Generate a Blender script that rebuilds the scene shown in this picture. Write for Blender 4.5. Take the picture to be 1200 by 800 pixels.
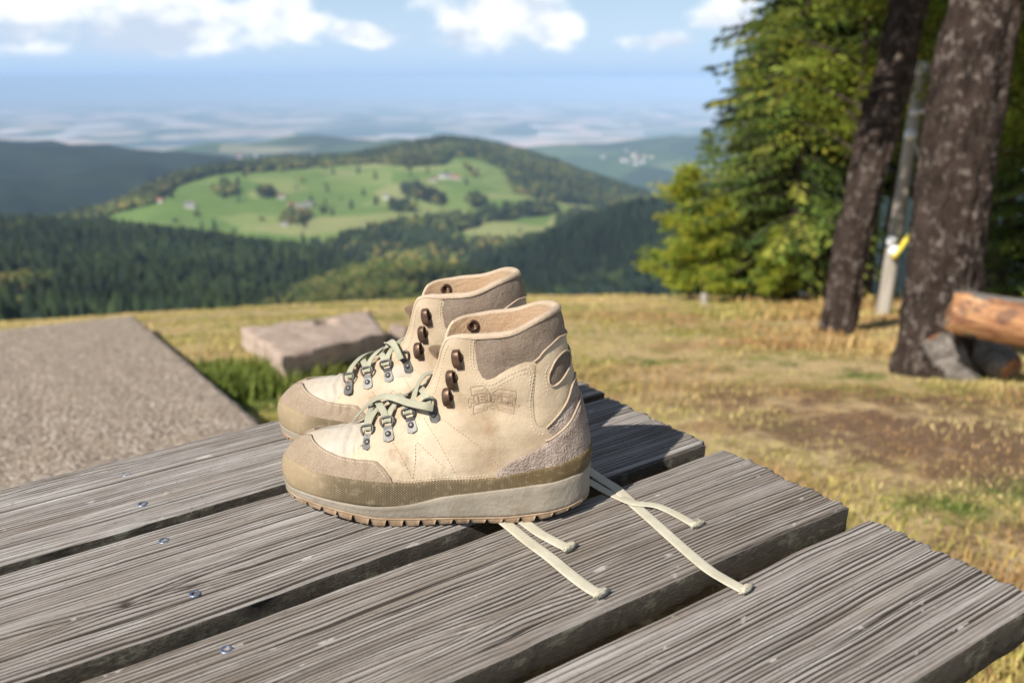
import bpy, bmesh, math, random
import numpy as np
from mathutils import Matrix, Vector
from mathutils.geometry import delaunay_2d_cdt

for o in list(bpy.data.objects):
    bpy.data.objects.remove(o)
scene = bpy.context.scene
COL = scene.collection
rng = np.random.default_rng(7)
random.seed(7)

# ------------------------------------------------------------------ camera
F = 1167.0                      # focal length in pixels of a 1200 px wide picture (35 mm lens)
PITCH = math.atan((400 - 92) / F)
CZ = 1.17                       # eye height above the ground under the camera
CAM = np.array([0.0, 0.0, CZ])
sp, cp = math.sin(PITCH), math.cos(PITCH)
R = np.column_stack([(1, 0, 0), (0, sp, cp), (0, -cp, sp)])   # camera axes in the world
cam_data = bpy.data.cameras.new('camera')
cam = bpy.data.objects.new('camera', cam_data)
COL.objects.link(cam)
M4 = np.eye(4); M4[:3, :3] = R; M4[:3, 3] = CAM
cam.matrix_world = Matrix(M4.tolist())
cam_data.sensor_width = 36.0
cam_data.lens = 36.0 * F / 1200.0
cam_data.clip_start = 0.02
cam_data.clip_end = 200000.0
cam_data.dof.use_dof = True
cam_data.dof.focus_distance = 0.955
cam_data.dof.aperture_fstop = 5.6
scene.camera = cam

# ------------------------------------------------------------------ sun, sky, exposure
TO_SUN = np.array([-0.503, -0.592, 0.630]); TO_SUN /= np.linalg.norm(TO_SUN)
SUN_EL = math.asin(TO_SUN[2]); SUN_ROT = math.atan2(TO_SUN[0], TO_SUN[1])
sl = bpy.data.lights.new('sun', 'SUN')
sl.energy = 5.0; sl.angle = math.radians(0.53); sl.color = (1.0, 0.945, 0.87)
sun = bpy.data.objects.new('sun', sl); COL.objects.link(sun)
sun.rotation_euler = Vector((-TO_SUN).tolist()).to_track_quat('-Z', 'Y').to_euler()
sun.location = (-5, -6, 8)
scene.view_settings.view_transform = 'Standard'
scene.view_settings.look = 'None'
scene.view_settings.gamma = 1.0
scene.view_settings.use_curve_mapping = False
scene.view_settings.exposure = 0.50
scene.render.engine = 'CYCLES'
scene.cycles.use_denoising = True
scene.cycles.max_bounces = 4
scene.cycles.transparent_max_bounces = 8
scene.cycles.volume_bounces = 0


def ray(x, y):
    return R @ np.array([x - 600.0, 400.0 - y, -F])


def azel(x, y):
    r = ray(x, y); return math.atan2(r[0], r[1]), math.atan2(r[2], math.hypot(r[0], r[1]))


world = bpy.data.worlds.new('World'); scene.world = world; world.use_nodes = True
nt = world.node_tree; nt.nodes.clear()


def nd(tree, typ, **kw):
    n = tree.nodes.new(typ)
    for k, v in kw.items():
        if k == 'ins':
            for kk, vv in v.items():
                if hasattr(vv, 'is_output'):
                    tree.links.new(vv, n.inputs[kk])
                else:
                    n.inputs[kk].default_value = vv
        else:
            setattr(n, k, v)
    return n


def mth(tree, op, a, b=None, c=None, clamp=False):
    n = tree.nodes.new('ShaderNodeMath'); n.operation = op; n.use_clamp = clamp
    for i, v in enumerate((a, b, c)):
        if v is None: continue
        if hasattr(v, 'is_output'): tree.links.new(v, n.inputs[i])
        else: n.inputs[i].default_value = v
    return n.outputs[0]


def sstep(tree, v, lo, hi):
    n = tree.nodes.new('ShaderNodeMapRange'); n.interpolation_type = 'SMOOTHSTEP'
    tree.links.new(v, n.inputs[0])
    for i, q in ((1, lo), (2, hi)):
        if hasattr(q, 'is_output'): tree.links.new(q, n.inputs[i])
        else: n.inputs[i].default_value = q
    n.inputs[3].default_value = 0; n.inputs[4].default_value = 1
    return n.outputs[0]


def mixc(tree, fac, a, b, mode='MIX'):
    n = tree.nodes.new('ShaderNodeMix'); n.data_type = 'RGBA'; n.blend_type = mode
    for i, v in ((0, fac), (6, a), (7, b)):
        if hasattr(v, 'is_output'): tree.links.new(v, n.inputs[i])
        else: n.inputs[i].default_value = (*v, 1) if isinstance(v, tuple) and len(v) == 3 else v
    return n.outputs[2]


def build_world():
    t = nt
    sky = nd(t, 'ShaderNodeTexSky', sky_type='NISHITA')
    sky.sun_disc = False; sky.sun_elevation = SUN_EL; sky.sun_rotation = SUN_ROT
    sky.altitude = 1200; sky.air_density = 1.0; sky.dust_density = 0.2; sky.ozone_density = 2.0
    tc = nd(t, 'ShaderNodeTexCoord')
    sep = nd(t, 'ShaderNodeSeparateXYZ', ins={0: tc.outputs['Generated']})
    X, Y, Z = sep.outputs
    az = mth(t, 'ARCTAN2', X, Y); el = mth(t, 'ARCSINE', Z)

    def fb(scale, ex, ey, ez, detail, rough=0.55):
        v = nd(t, 'ShaderNodeCombineXYZ', ins={0: mth(t, 'ADD', mth(t, 'MULTIPLY', az, scale), ex),
                                              1: mth(t, 'ADD', mth(t, 'MULTIPLY', el, scale * 1.55), ey), 2: ez})
        n = nd(t, 'ShaderNodeTexNoise', noise_dimensions='3D', ins={'Vector': v.outputs[0], 'Scale': 1.0, 'Detail': detail, 'Roughness': rough})
        return n.outputs[0]
    # heaped clouds seen low over the plain, each at its own bearing
    blobs = [((175, 14), 0.165, 0.058), ((60, 10), 0.08, 0.055), ((320, 22), 0.062, 0.040), ((590, 8), 0.085, 0.056),
             ((640, 32), 0.045, 0.030), ((430, 40), 0.045, 0.014), ((545, 40), 0.03, 0.016), ((775, 48), 0.045, 0.013), ((860, 18), 0.06, 0.022)]
    acc = None
    for (p, sa, se) in blobs:
        a0, e0 = azel(*p)
        q = mth(t, 'ADD', mth(t, 'POWER', mth(t, 'ABSOLUTE', mth(t, 'DIVIDE', mth(t, 'SUBTRACT', az, a0), sa)), 2.0),
                mth(t, 'POWER', mth(t, 'ABSOLUTE', mth(t, 'DIVIDE', mth(t, 'SUBTRACT', el, e0), se)), 2.0))
        g = mth(t, 'EXPONENT', mth(t, 'MULTIPLY', q, -1.0))
        acc = g if acc is None else mth(t, 'MAXIMUM', acc, g)
    # the same kind of cloud scattered over the rest of the sky
    low = fb(2.3, 3.1, 0.7, 0.0, 2.0)
    rest = mth(t, 'MULTIPLY', sstep(t, low, 0.56, 0.72), sstep(t, el, 0.11, 0.2))
    far = mth(t, 'MULTIPLY', sstep(t, low, 0.5, 0.64), mth(t, 'MULTIPLY', sstep(t, mth(t, 'ABSOLUTE', az), 0.5, 0.62), sstep(t, el, 0.03, 0.06)))
    cov = mth(t, 'MAXIMUM', acc, mth(t, 'MAXIMUM', rest, far))
    n1 = fb(17.0, 0.0, 0.0, 1.7, 7.0, 0.52)
    n2 = fb(17.0, 0.35, -0.55, 1.7, 4.0, 0.5)      # the same puffs a little towards the sun
    dens_raw = mth(t, 'ADD', cov, mth(t, 'MULTIPLY', mth(t, 'SUBTRACT', n1, 0.5), 2.1))
    base = sstep(t, mth(t, 'ADD', el, mth(t, 'MULTIPLY', mth(t, 'SUBTRACT', n1, 0.5), 0.02)), 0.017, 0.03)
    dens = mth(t, 'MULTIPLY', sstep(t, dens_raw, 0.30, 0.86), base)
    shade = mth(t, 'SUBTRACT', n1, n2)
    thick = sstep(t, dens_raw, 0.55, 1.3)
    litv = mth(t, 'ADD', mth(t, 'MULTIPLY', shade, 2.4), mth(t, 'ADD', 0.52, mth(t, 'MULTIPLY', sstep(t, el, 0.025, 0.075), 0.5)))
    litc = sstep(t, mth(t, 'SUBTRACT', litv, mth(t, 'MULTIPLY', thick, 0.22)), 0.25, 0.95)
    ccol = mixc(t, litc, (7.6, 8.8, 10.7), (12.8, 13.1, 13.4))
    # pale blue air low over the horizon, all the way round
    lowair = mth(t, 'EXPONENT', mth(t, 'MULTIPLY', mth(t, 'MAXIMUM', el, 0.0), -1 / .15))
    skyc = mixc(t, mth(t, 'MULTIPLY', lowair, .96), sky.outputs[0], (6.8, 9.2, 12.4))
    skyc = mixc(t, mth(t, 'EXPONENT', mth(t, 'MULTIPLY', mth(t, 'MAXIMUM', el, 0.0), -1 / .016)), skyc, (4.75, 7.0, 10.6))
    col = mixc(t, mth(t, 'MULTIPLY', dens, 0.94), skyc, ccol)
    bg = nd(t, 'ShaderNodeBackground', ins={'Color': col, 'Strength': 0.06})
    out = nd(t, 'ShaderNodeOutputWorld')
    t.links.new(bg.outputs[0], out.inputs[0])


build_world()

# ------------------------------------------------------------------ small library
def tag(o, label=None, cat=None, group=None, kind=None):
    if label: o['label'] = label
    if cat: o['category'] = cat
    if group: o['group'] = group
    if kind: o['kind'] = kind
    return o


def empty(name, mat=None, parent=None):
    o = bpy.data.objects.new(name, None); COL.objects.link(o)
    o.empty_display_size = 0.05
    if mat is not None: o.matrix_world = Matrix(np.asarray(mat).tolist())
    if parent is not None: o.parent = parent
    return o


def make_mesh(name, V, Fc, mats, smooth=True, uv=None, attrs=None, midx=None):
    me = bpy.data.meshes.new(name)
    V = np.asarray(V, dtype=float)
    me.from_pydata(V.tolist(), [], Fc.tolist() if isinstance(Fc, np.ndarray) else Fc)
    for m in (mats if isinstance(mats, (list, tuple)) else [mats]): me.materials.append(m)
    if smooth: me.polygons.foreach_set('use_smooth', np.ones(len(me.polygons), bool))
    if midx is not None: me.polygons.foreach_set('material_index', np.asarray(midx, dtype=np.int32))
    if uv is not None:
        lay = me.uv_layers.new(name='UVMap')
        vi = np.empty(len(me.loops), np.int32); me.loops.foreach_get('vertex_index', vi)
        lay.data.foreach_set('uv', np.asarray(uv, dtype=np.float32)[vi].ravel())
    for k, v in (attrs or {}).items():
        v = np.asarray(v, dtype=np.float32)
        if v.ndim == 1:
            a = me.attributes.new(k, 'FLOAT', 'POINT'); a.data.foreach_set('value', v)
        else:
            a = me.attributes.new(k, 'FLOAT_COLOR', 'POINT')
            a.data.foreach_set('color', np.column_stack([v, np.ones(len(v))]).astype(np.float32).ravel())
    me.update()
    return me


def obj(name, V, Fc, mats, parent=None, **kw):
    me = make_mesh(name, V, Fc, mats, **kw)
    o = bpy.data.objects.new(name, me); COL.objects.link(o)
    if parent is not None: o.parent = parent
    return o


def join(parts):
    V = []; Fc = []; n = 0
    for v, f in parts:
        v = np.asarray(v, float); V.append(v)
        Fc += [tuple(int(i) + n for i in q) for q in f]; n += len(v)
    return np.concatenate(V), Fc


def grid_faces(nu, nv, wrap=False, flip=False):
    out = []
    for i in range(nu if wrap else nu - 1):
        for j in range(nv - 1):
            a = i * nv + j; b = ((i + 1) % nu) * nv + j
            q = (a, b, b + 1, a + 1)
            out.append(q[::-1] if flip else q)
    return out


def unit(v):
    v = np.asarray(v, float); return v / max(np.linalg.norm(v), 1e-12)


def smooth_path(P, n):
    P = np.asarray(P, float)
    Q = np.vstack([2 * P[0] - P[1], P, 2 * P[-1] - P[-2]])
    u = np.linspace(0, len(P) - 1 - 1e-9, n); i = u.astype(int); w = (u - i)[:, None]
    p0, p1, p2, p3 = Q[i], Q[i + 1], Q[i + 2], Q[i + 3]
    return .5 * (2 * p1 + (-p0 + p2) * w + (2 * p0 - 5 * p1 + 4 * p2 - p3) * w ** 2 + (-p0 + 3 * p1 - 3 * p2 + p3) * w ** 3)


def tube(P, rad, sides=8, caps=True, jitter=0.0):
    P = np.asarray(P, float); n = len(P); rad = np.broadcast_to(np.asarray(rad, float), (n,))
    T = np.gradient(P, axis=0); V = []
    ref = np.array([0, 0, 1.0]) if abs(unit(T[0])[2]) < .9 else np.array([1.0, 0, 0])
    a = unit(np.cross(ref, T[0]))
    for i in range(n):
        t = unit(T[i]); a = unit(a - t * (a @ t)); b = np.cross(t, a)
        for k in range(sides):
            th = 2 * math.pi * k / sides; r = rad[i] * (1 + jitter * (rng.random() - .5))
            V.append(P[i] + r * (math.cos(th) * a + math.sin(th) * b))
    Fc = []
    for i in range(n - 1):
        for k in range(sides):
            Fc.append((i * sides + k, i * sides + (k + 1) % sides, (i + 1) * sides + (k + 1) % sides, (i + 1) * sides + k))
    if caps:
        Fc.append(tuple(range(sides))[::-1]); Fc.append(tuple((n - 1) * sides + k for k in range(sides)))
    return np.array(V), Fc


def ribbon(P, hint, w, th):
    """flat woven lace: rounded flat section along P, lying across `hint` (normal)."""
    P = np.asarray(P, float); n = len(P); hint = np.broadcast_to(np.asarray(hint, float), (n, 3))
    w = np.broadcast_to(np.asarray(w, float), (n,))
    T = np.gradient(P, axis=0); V = []
    prof = [(-.5, -.18), (-.43, -.45), (-.2, -.5), (.2, -.5), (.43, -.45), (.5, -.18), (.5, .18), (.43, .45), (.2, .5), (-.2, .5), (-.43, .45), (-.5, .18)]
    m = len(prof)
    for i in range(n):
        t = unit(T[i]); s = unit(np.cross(t, hint[i])); h = np.cross(s, t)
        for (x, y) in prof: V.append(P[i] + s * x * w[i] + h * y * th)
    Fc = [(i * m + k, i * m + (k + 1) % m, (i + 1) * m + (k + 1) % m, (i + 1) * m + k) for i in range(n - 1) for k in range(m)]
    Fc.append(tuple(range(m))[::-1]); Fc.append(tuple((n - 1) * m + k for k in range(m)))
    return np.array(V), Fc


def box(c, s, Mx=None):
    c = np.asarray(c, float); s = np.asarray(s, float) / 2
    V = np.array([(x, y, z) for x in (-1, 1) for y in (-1, 1) for z in (-1, 1)], float) * s
    if Mx is not None: V = V @ np.asarray(Mx).T
    Fc = [(0, 1, 3, 2), (4, 6, 7, 5), (0, 4, 5, 1), (2, 3, 7, 6), (0, 2, 6, 4), (1, 5, 7, 3)]
    return V + c, Fc


def lathe(prof, sides=16, axis=(0, 0, 1), org=(0, 0, 0)):
    ax = unit(axis); r = np.array([1., 0, 0]) if abs(ax[0]) < .9 else np.array([0, 1., 0])
    a = unit(np.cross(ax, r)); b = np.cross(ax, a); V = []
    for (rr, h) in prof:
        for k in range(sides):
            th = 2 * math.pi * k / sides
            V.append(np.asarray(org) + ax * h + rr * (math.cos(th) * a + math.sin(th) * b))
    n = len(prof)
    Fc = [(i * sides + k, i * sides + (k + 1) % sides, (i + 1) * sides + (k + 1) % sides, (i + 1) * sides + k) for i in range(n - 1) for k in range(sides)]
    Fc.append(tuple(range(sides))[::-1]); Fc.append(tuple((n - 1) * sides + k for k in range(sides)))
    return np.array(V), Fc


def h2(i, j, seed):
    n = (i.astype(np.int64) * 374761393 + j.astype(np.int64) * 668265263 + seed * 1442695041) & 0x7fffffff
    n = ((n ^ (n >> 13)) * 1274126177) & 0x7fffffff
    n = (n ^ (n >> 16)) & 0xffffff
    return n / float(0xffffff)


def vnoise(x, y, seed=0):
    x = np.asarray(x, float); y = np.asarray(y, float); x, y = np.broadcast_arrays(x, y)
    i = np.floor(x); j = np.floor(y); u = x - i; v = y - j
    u = u * u * (3 - 2 * u); v = v * v * (3 - 2 * v); i = i.astype(np.int64); j = j.astype(np.int64)
    return ((h2(i, j, seed) * (1 - u) + h2(i + 1, j, seed) * u) * (1 - v) + (h2(i, j + 1, seed) * (1 - u) + h2(i + 1, j + 1, seed) * u) * v) * 2 - 1


def fbm(x, y, seed=0, oct=4, gain=.5):
    s = 0; a = 1.0
    for o in range(oct):
        s = s + a * vnoise(np.asarray(x) * 2 ** o, np.asarray(y) * 2 ** o, seed + o * 17); a *= gain
    return s


# ------------------------------------------------------------------ materials
def new_mat(name):
    m = bpy.data.materials.new(name); m.use_nodes = True
    t = m.node_tree; b = t.nodes['Principled BSDF']
    return m, t, b


def ramp(t, fac, stops):
    n = t.nodes.new('ShaderNodeValToRGB'); cr = n.color_ramp
    while len(cr.elements) < len(stops): cr.elements.new(0.5)
    for e, (p, c) in zip(cr.elements, stops): e.position = p; e.color = (*c, 1)
    t.links.new(fac, n.inputs[0]); return n.outputs[0]


def noise(t, vec, scale, detail=4, rough=.55, dist=0.0):
    return nd(t, 'ShaderNodeTexNoise', ins={'Vector': vec, 'Scale': scale, 'Detail': detail, 'Roughness': rough, 'Distortion': dist}).outputs[0]


def objco(t): return nd(t, 'ShaderNodeTexCoord').outputs['Object']


def scaled(t, vec, s):
    return nd(t, 'ShaderNodeMapping', ins={'Vector': vec, 'Scale': s}).outputs[0]


def bump(t, b, h, strength, dist):
    n = nd(t, 'ShaderNodeBump', ins={'Height': h, 'Strength': strength, 'Distance': dist})
    t.links.new(n.outputs[0], b.inputs['Normal']); return n


def simple(name, stops, scale, rough=.7, bscale=None, bstr=.5, bdist=.001, metal=0.0, spec=.4, detail=5, stretch=None, sheen=0.0, fine=None):
    """noise-coloured surface with fine relief."""
    m, t, b = new_mat(name); co = objco(t)
    v = scaled(t, co, stretch) if stretch else co
    n = noise(t, v, scale, detail)
    c = ramp(t, n, stops)
    if fine:
        f = noise(t, v, fine[0], 3)
        c = mixc(t, mth(t, 'MULTIPLY', sstep(t, f, .5, .72), fine[1]), c, fine[2])
    t.links.new(c, b.inputs['Base Color'])
    b.inputs['Roughness'].default_value = rough; b.inputs['Metallic'].default_value = metal
    b.inputs['Specular IOR Level'].default_value = spec
    b.inputs['Sheen Weight'].default_value = sheen
    if bscale: bump(t, b, noise(t, v, bscale, 4, .6), bstr, bdist)
    return m

# ------------------------------------------------------------------ ground under the camera
def gz(x, y):
    x = np.asarray(x, float); y = np.asarray(y, float)
    yy = np.maximum(y, 0); yc = np.minimum(yy, 30)
    z = -(0.10 * yc + 0.0029 * yc ** 2) - 0.274 * (yy - yc)
    z = z - 0.062 * np.log1p(np.exp((-x - 1.5) / .8)) * .8
    z = z + 0.035 * fbm(x * .45, y * .45, 3, 3) * np.clip(yy / 4, 0, 1) + 0.012 * fbm(x * 3, y * 3, 9, 3)
    return z


def ground_hit(px, py):
    r = unit(ray(px, py)); t = 0.5
    for _ in range(4000):
        P = CAM + r * t
        if P[2] < float(gz(P[0], P[1])): break
        t += 0.02
    return CAM + r * t


def at(px, py, y):
    """world point on the sight line of a pixel at forward distance y."""
    r = ray(px, py); return CAM + r * (y / r[1])


def pol(px, py, d):
    r = ray(px, py); return CAM + r * (d / math.hypot(r[0], r[1]))


def proj(P):
    c = (np.asarray(P) - CAM) @ R
    return 600 + F * c[..., 0] / -c[..., 2], 400 - F * c[..., 1] / -c[..., 2]


def inpoly(px, py, poly):
    ins = np.zeros(np.shape(px), bool); n = len(poly)
    for i in range(n):
        x1, y1 = poly[i]; x2, y2 = poly[(i + 1) % n]
        c = ((y1 > py) != (y2 > py)) & (px < (x2 - x1) * (py - y1) / ((y2 - y1) if y2 != y1 else 1e-9) + x1)
        ins ^= c
    return ins


def fast_mesh(name, V, T, mats, attrs=None, smooth=False):
    me = bpy.data.meshes.new(name); V = np.asarray(V, np.float32); T = np.asarray(T, np.int32); k = T.shape[1]
    me.vertices.add(len(V)); me.vertices.foreach_set('co', V.ravel())
    me.loops.add(T.size); me.loops.foreach_set('vertex_index', T.ravel())
    me.polygons.add(len(T)); me.polygons.foreach_set('loop_start', np.arange(0, T.size, k, dtype=np.int32))
    me.polygons.foreach_set('loop_total', np.full(len(T), k, np.int32))
    if smooth: me.polygons.foreach_set('use_smooth', np.ones(len(T), bool))
    for m in (mats if isinstance(mats, (list, tuple)) else [mats]): me.materials.append(m)
    for kk, v in (attrs or {}).items():
        v = np.asarray(v, np.float32)
        if v.ndim == 1:
            a = me.attributes.new(kk, 'FLOAT', 'POINT'); a.data.foreach_set('value', v)
        else:
            a = me.attributes.new(kk, 'FLOAT_COLOR', 'POINT')
            a.data.foreach_set('color', np.column_stack([v, np.ones(len(v))]).astype(np.float32).ravel())
    me.update(calc_edges=True); me.validate()
    return me


def link(name, me, parent=None):
    o = bpy.data.objects.new(name, me); COL.objects.link(o)
    if parent is not None: o.parent = parent
    return o


# ground colours: straw, green grass, bare brown soil
def ground_mat():
    m, t, b = new_mat('meadow_ground')
    g = nd(t, 'ShaderNodeNewGeometry'); P = g.outputs['Position']
    n1 = noise(t, P, 0.55, 5, .6, .4); n2 = noise(t, P, 3.4, 5, .65); n3 = noise(t, P, 26, 4, .7); n4 = noise(t, P, 9, 4, .6)
    straw = mixc(t, n3, (.38, .26, .13), (.66, .50, .27))
    green = mixc(t, n3, (.17, .165, .04), (.38, .35, .10))
    soil = mixc(t, n3, (.085, .045, .027), (.26, .155, .10))
    gr = sstep(t, mth(t, 'ADD', mth(t, 'MULTIPLY', n1, .6), mth(t, 'MULTIPLY', n2, .4)), .47, .58)
    c = mixc(t, gr, straw, green)
    c = mixc(t, mth(t, 'MULTIPLY', sstep(t, noise(t, P, 1.1, 5, .65, .3), .50, .62), .75), c, mixc(t, n3, (.20, .115, .055), (.44, .27, .13)))      # rusty dead grass
    lu = nd(t, 'ShaderNodeAttribute', attribute_name='lush').outputs['Fac']
    c = mixc(t, sstep(t, mth(t, 'ADD', lu, mth(t, 'MULTIPLY', mth(t, 'SUBTRACT', n2, .5), 1.6)), .35, .65), c, mixc(t, n3, (.06, .095, .02), (.17, .22, .05)))
    sa = nd(t, 'ShaderNodeAttribute', attribute_name='soil').outputs['Fac']
    sm = sstep(t, mth(t, 'ADD', sa, mth(t, 'MULTIPLY', mth(t, 'SUBTRACT', mth(t, 'ADD', mth(t, 'MULTIPLY', n2, .55), mth(t, 'MULTIPLY', n4, .45)), .5), 2.4)), .34, .78)
    c = mixc(t, mth(t, 'MULTIPLY', sm, .9), c, soil)
    t.links.new(c, b.inputs['Base Color']); b.inputs['Roughness'].default_value = .95
    b.inputs['Specular IOR Level'].default_value = .1
    bump(t, b, n3, 1.0, .04)
    return m


LUSH = [((235, 430), .5, .9), ((290, 470), .5, 1.0), ((400, 425), .6, .7), ((200, 395), .8, .5), ((1120, 600), .35, .7), ((1185, 575), .4, .6), ((960, 620), .3, .5), ((900, 425), .8, .45), ((740, 425), .7, .5), ((1120, 690), .3, .5), ((620, 372), 2.5, .3), ((420, 372), 3.0, .42), ((230, 372), 2.5, .42), ((700, 390), 1.5, .4), ((1000, 440), .6, .5)]
SOIL = [((1030, 505), 1.1, .85), ((900, 470), 1.0, .62), ((1140, 520), 1.2, .9), ((770, 440), .9, .42), ((1180, 640), .6, .6), ((1060, 590), .45, .42), ((1180, 760), .6, .62), ((820, 520), .6, .42), ((1120, 475), 1.0, .66), ((980, 430), 1.0, .36)]
SOILW = [(ground_hit(*p), r, a) for p, r, a in SOIL]


LUSHW = [(ground_hit(*p), r, a) for p, r, a in LUSH]


def soil_at(x, y, W=None):
    s = np.zeros(np.shape(x))
    for P, r, a in (W or SOILW):
        s = np.maximum(s, a * np.exp(-(((x - P[0]) / r) ** 2 + ((y - P[1]) / (r * .8)) ** 2)))
    return s


gx = np.concatenate([-np.geomspace(60, 6, 40)[:-1], np.linspace(-6, 8, 150), np.geomspace(8, 60, 40)[1:]])
gy = np.concatenate([np.linspace(-8, 0, 12)[:-1], np.linspace(0, 12, 150), np.geomspace(12, 150, 90)[1:]])
GX, GY = np.meshgrid(gx, gy, indexing='ij')
GV = np.stack([GX, GY, gz(GX, GY)], -1).reshape(-1, 3)
ground = obj('meadow', GV, grid_faces(len(gx), len(gy)), ground_mat(), attrs={'soil': soil_at(GV[:, 0], GV[:, 1]), 'lush': soil_at(GV[:, 0], GV[:, 1], LUSHW)})
tag(ground, 'dry mountain meadow falling away behind the table', kind='structure')

# ------------------------------------------------------------------ far country
def terrain_mat(name, a, b_, scale, cells=None, rough=.95):
    m, t, b = new_mat(name); P = nd(t, 'ShaderNodeNewGeometry').outputs['Position']
    n = noise(t, P, scale, 6, .6)
    c = mixc(t, sstep(t, n, .4, .62), a, b_)
    if cells:
        vv = nd(t, 'ShaderNodeTexVoronoi', ins={'Vector': scaled(t, P, cells[1]), 'Scale': cells[0], 'Randomness': 1.0})
        w = noise(t, P, cells[0] * .35, 3)
        sel = nd(t, 'ShaderNodeSeparateColor', ins={0: vv.outputs['Color']})
        fc = ramp(t, sel.outputs[0], cells[2])
        c = mixc(t, mth(t, 'MULTIPLY', sstep(t, w, cells[3], cells[3] + .08), cells[4]), c, fc)
    t.links.new(c, b.inputs['Base Color']); b.inputs['Roughness'].default_value = rough
    b.inputs['Specular IOR Level'].default_value = .05
    return m


def layer(name, label, cols, rows, mat, nu=160, nv=60, amp=0.0, nscale=.01, seed=1, ampmask=None):
    px = np.linspace(cols[0], cols[-1], nu)
    D = []; Yp = []
    for d, y in rows:
        d = np.broadcast_to(np.asarray(d, float), (len(cols),)); y = np.broadcast_to(np.asarray(y, float), (len(cols),))
        dd = np.interp(px, cols, d); yy = np.interp(px, cols, y)
        k = np.ones(7) / 7
        yy = np.convolve(np.pad(yy, 3, mode='edge'), k, 'valid'); dd = np.convolve(np.pad(dd, 3, mode='edge'), k, 'valid')
        pts = np.array([pol(p, q, r) for p, q, r in zip(px, yy, dd)]); D.append(pts)
    A = np.array(D)                                   # rows x nu x 3
    V = np.stack([smooth_path(A[:, i], nv) for i in range(nu)], 0)   # nu x nv x 3
    if amp:
        V[..., 2] += amp * fbm(V[..., 0] * nscale, V[..., 1] * nscale, seed, 5)
    o = obj(name, V.reshape(-1, 3), grid_faces(nu, nv), mat)
    tag(o, label, kind='structure')
    return V


FOREST_FLOOR = terrain_mat('forest_floor', (.018, .028, .010), (.04, .055, .018), .02)
colsA = [-350, 0, 150, 250, 330, 400, 450, 520, 600]
LA = layer('forest_slope', 'dark forested slope below the meadow on the left', colsA,
           [(60, 490), (550, 396), (900, [330, 333, 337, 343, 352, 366, 380, 400, 420]),
            ([1650, 1600, 1550, 1450, 1300, 1150, 1050, 950, 900], [264, 267, 273, 286, 301, 315, 340, 368, 400]),
            ([2000, 1950, 1900, 1800, 1650, 1500, 1350, 1250, 1150], [285, 290, 295, 305, 320, 335, 360, 390, 420])],
           FOREST_FLOOR, 140, 70, 6, .006, 5)
colsB = [250, 290, 330, 380, 430, 470, 520, 580, 650, 720]
LB = layer('wooded_spur', 'small wooded spur rising just beyond the meadow edge', colsB,
           [(300, 420), (520, [400, 392, 385, 376, 372, 372, 374, 380, 395, 410]), (800, [378, 366, 354, 333, 314, 310, 317, 331, 362, 390]),
            (1000, [400, 390, 375, 355, 340, 337, 345, 360, 390, 410])], terrain_mat('spur_floor', (.04, .055, .015), (.09, .10, .03), .03), 90, 40, 3, .01, 8)
colsC = [480, 540, 590, 650, 700, 750, 800, 900, 1250]
LC = layer('dark_flank', 'shaded forest flank in the middle distance', colsC,
           [(400, 430), (700, 392), (950, [380, 362, 348, 335, 325, 318, 312, 310, 310]),
            ([1300] * 9, [372, 318, 296, 274, 259, 249, 243, 238, 235]), ([1700] * 9, [400, 350, 330, 305, 290, 280, 275, 270, 268])],
           FOREST_FLOOR, 110, 50, 6, .006, 12)
colsD = [30, 120, 170, 200, 250, 300, 350, 400, 440, 480, 520, 560, 600, 650, 700, 750, 800, 950]
crD = [262, 248, 224, 212, 199, 193, 190, 189, 184, 174, 168, 172, 180, 193, 210, 226, 240, 250]
dD = [2300, 2400, 2500, 2600, 2800, 3000, 3100, 3200, 3300, 3400, 3400, 3350, 3300, 3200, 3100, 3000, 2900, 2800]
MEADOW_HILL = terrain_mat('pasture', (.115, .175, .045), (.185, .235, .075), .009,
                          (.006, (1, 1, 1), [(0.0, (.10, .165, .038)), (.4, (.15, .215, .055)), (.75, (.21, .25, .08)), (1.0, (.29, .27, .12))], .34, .8))
LD = layer('pasture_hill', 'broad green pasture hill in the middle distance', colsD,
           [(1100, 345), (1500, 318), (2000, [288, 280, 271, 266, 263, 260, 258, 258, 256, 255, 255, 255, 258, 262, 268, 275, 280, 285]),
            (dD, crD), ([d + 900 for d in dD], [c + 10 for c in crD])], MEADOW_HILL, 240, 110, 7, .0035, 21)
BLUE_WOOD = terrain_mat('far_woods', (.010, .018, .010), (.018, .028, .012), .004, (.0016, (1, 1, 1), [(0.0, (.012, .02, .010)), (.6, (.018, .03, .013)), (1.0, (.06, .10, .03))], .60, .8))
colsE = [-500, -100, 0, 100, 200, 270, 340, 420, 520]
LE = layer('wooded_hills', 'blue hazy wooded hills behind the pasture on the left', colsE,
           [(2600, 300), (3500, [250, 248, 246, 246, 248, 252, 258, 262, 270]), (5600, [160, 168, 171, 177, 184, 189, 202, 214, 230]), (7000, [175, 180, 182, 188, 195, 200, 212, 225, 240])],
           BLUE_WOOD, 170, 80, 42, .0019, 31)
colsF = [60, 150, 200, 240, 300, 350, 400, 450, 480, 520, 560, 600, 640, 680, 720, 770, 900, 1400]
cF = [204, 190, 180, 173, 168, 165, 162, 162, 165, 172, 178, 180, 176, 170, 165, 160, 156, 154]
LF = layer('foothills', 'low blue foothills at the edge of the plain', colsF,
           [(5200, 250), (6600, [c + 45 for c in cF]), (9000, cF), (10500, [c + 14 for c in cF])],
           terrain_mat('foothill_cover', (.03, .05, .028), (.06, .09, .035), .0016, (.0012, (1, 1, 1), [(0.0, (.022, .038, .018)), (.5, (.06, .10, .035)), (.8, (.10, .14, .05)), (1.0, (.26, .24, .15))], .42, .9)), 180, 60, 55, .0011, 41)
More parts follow.
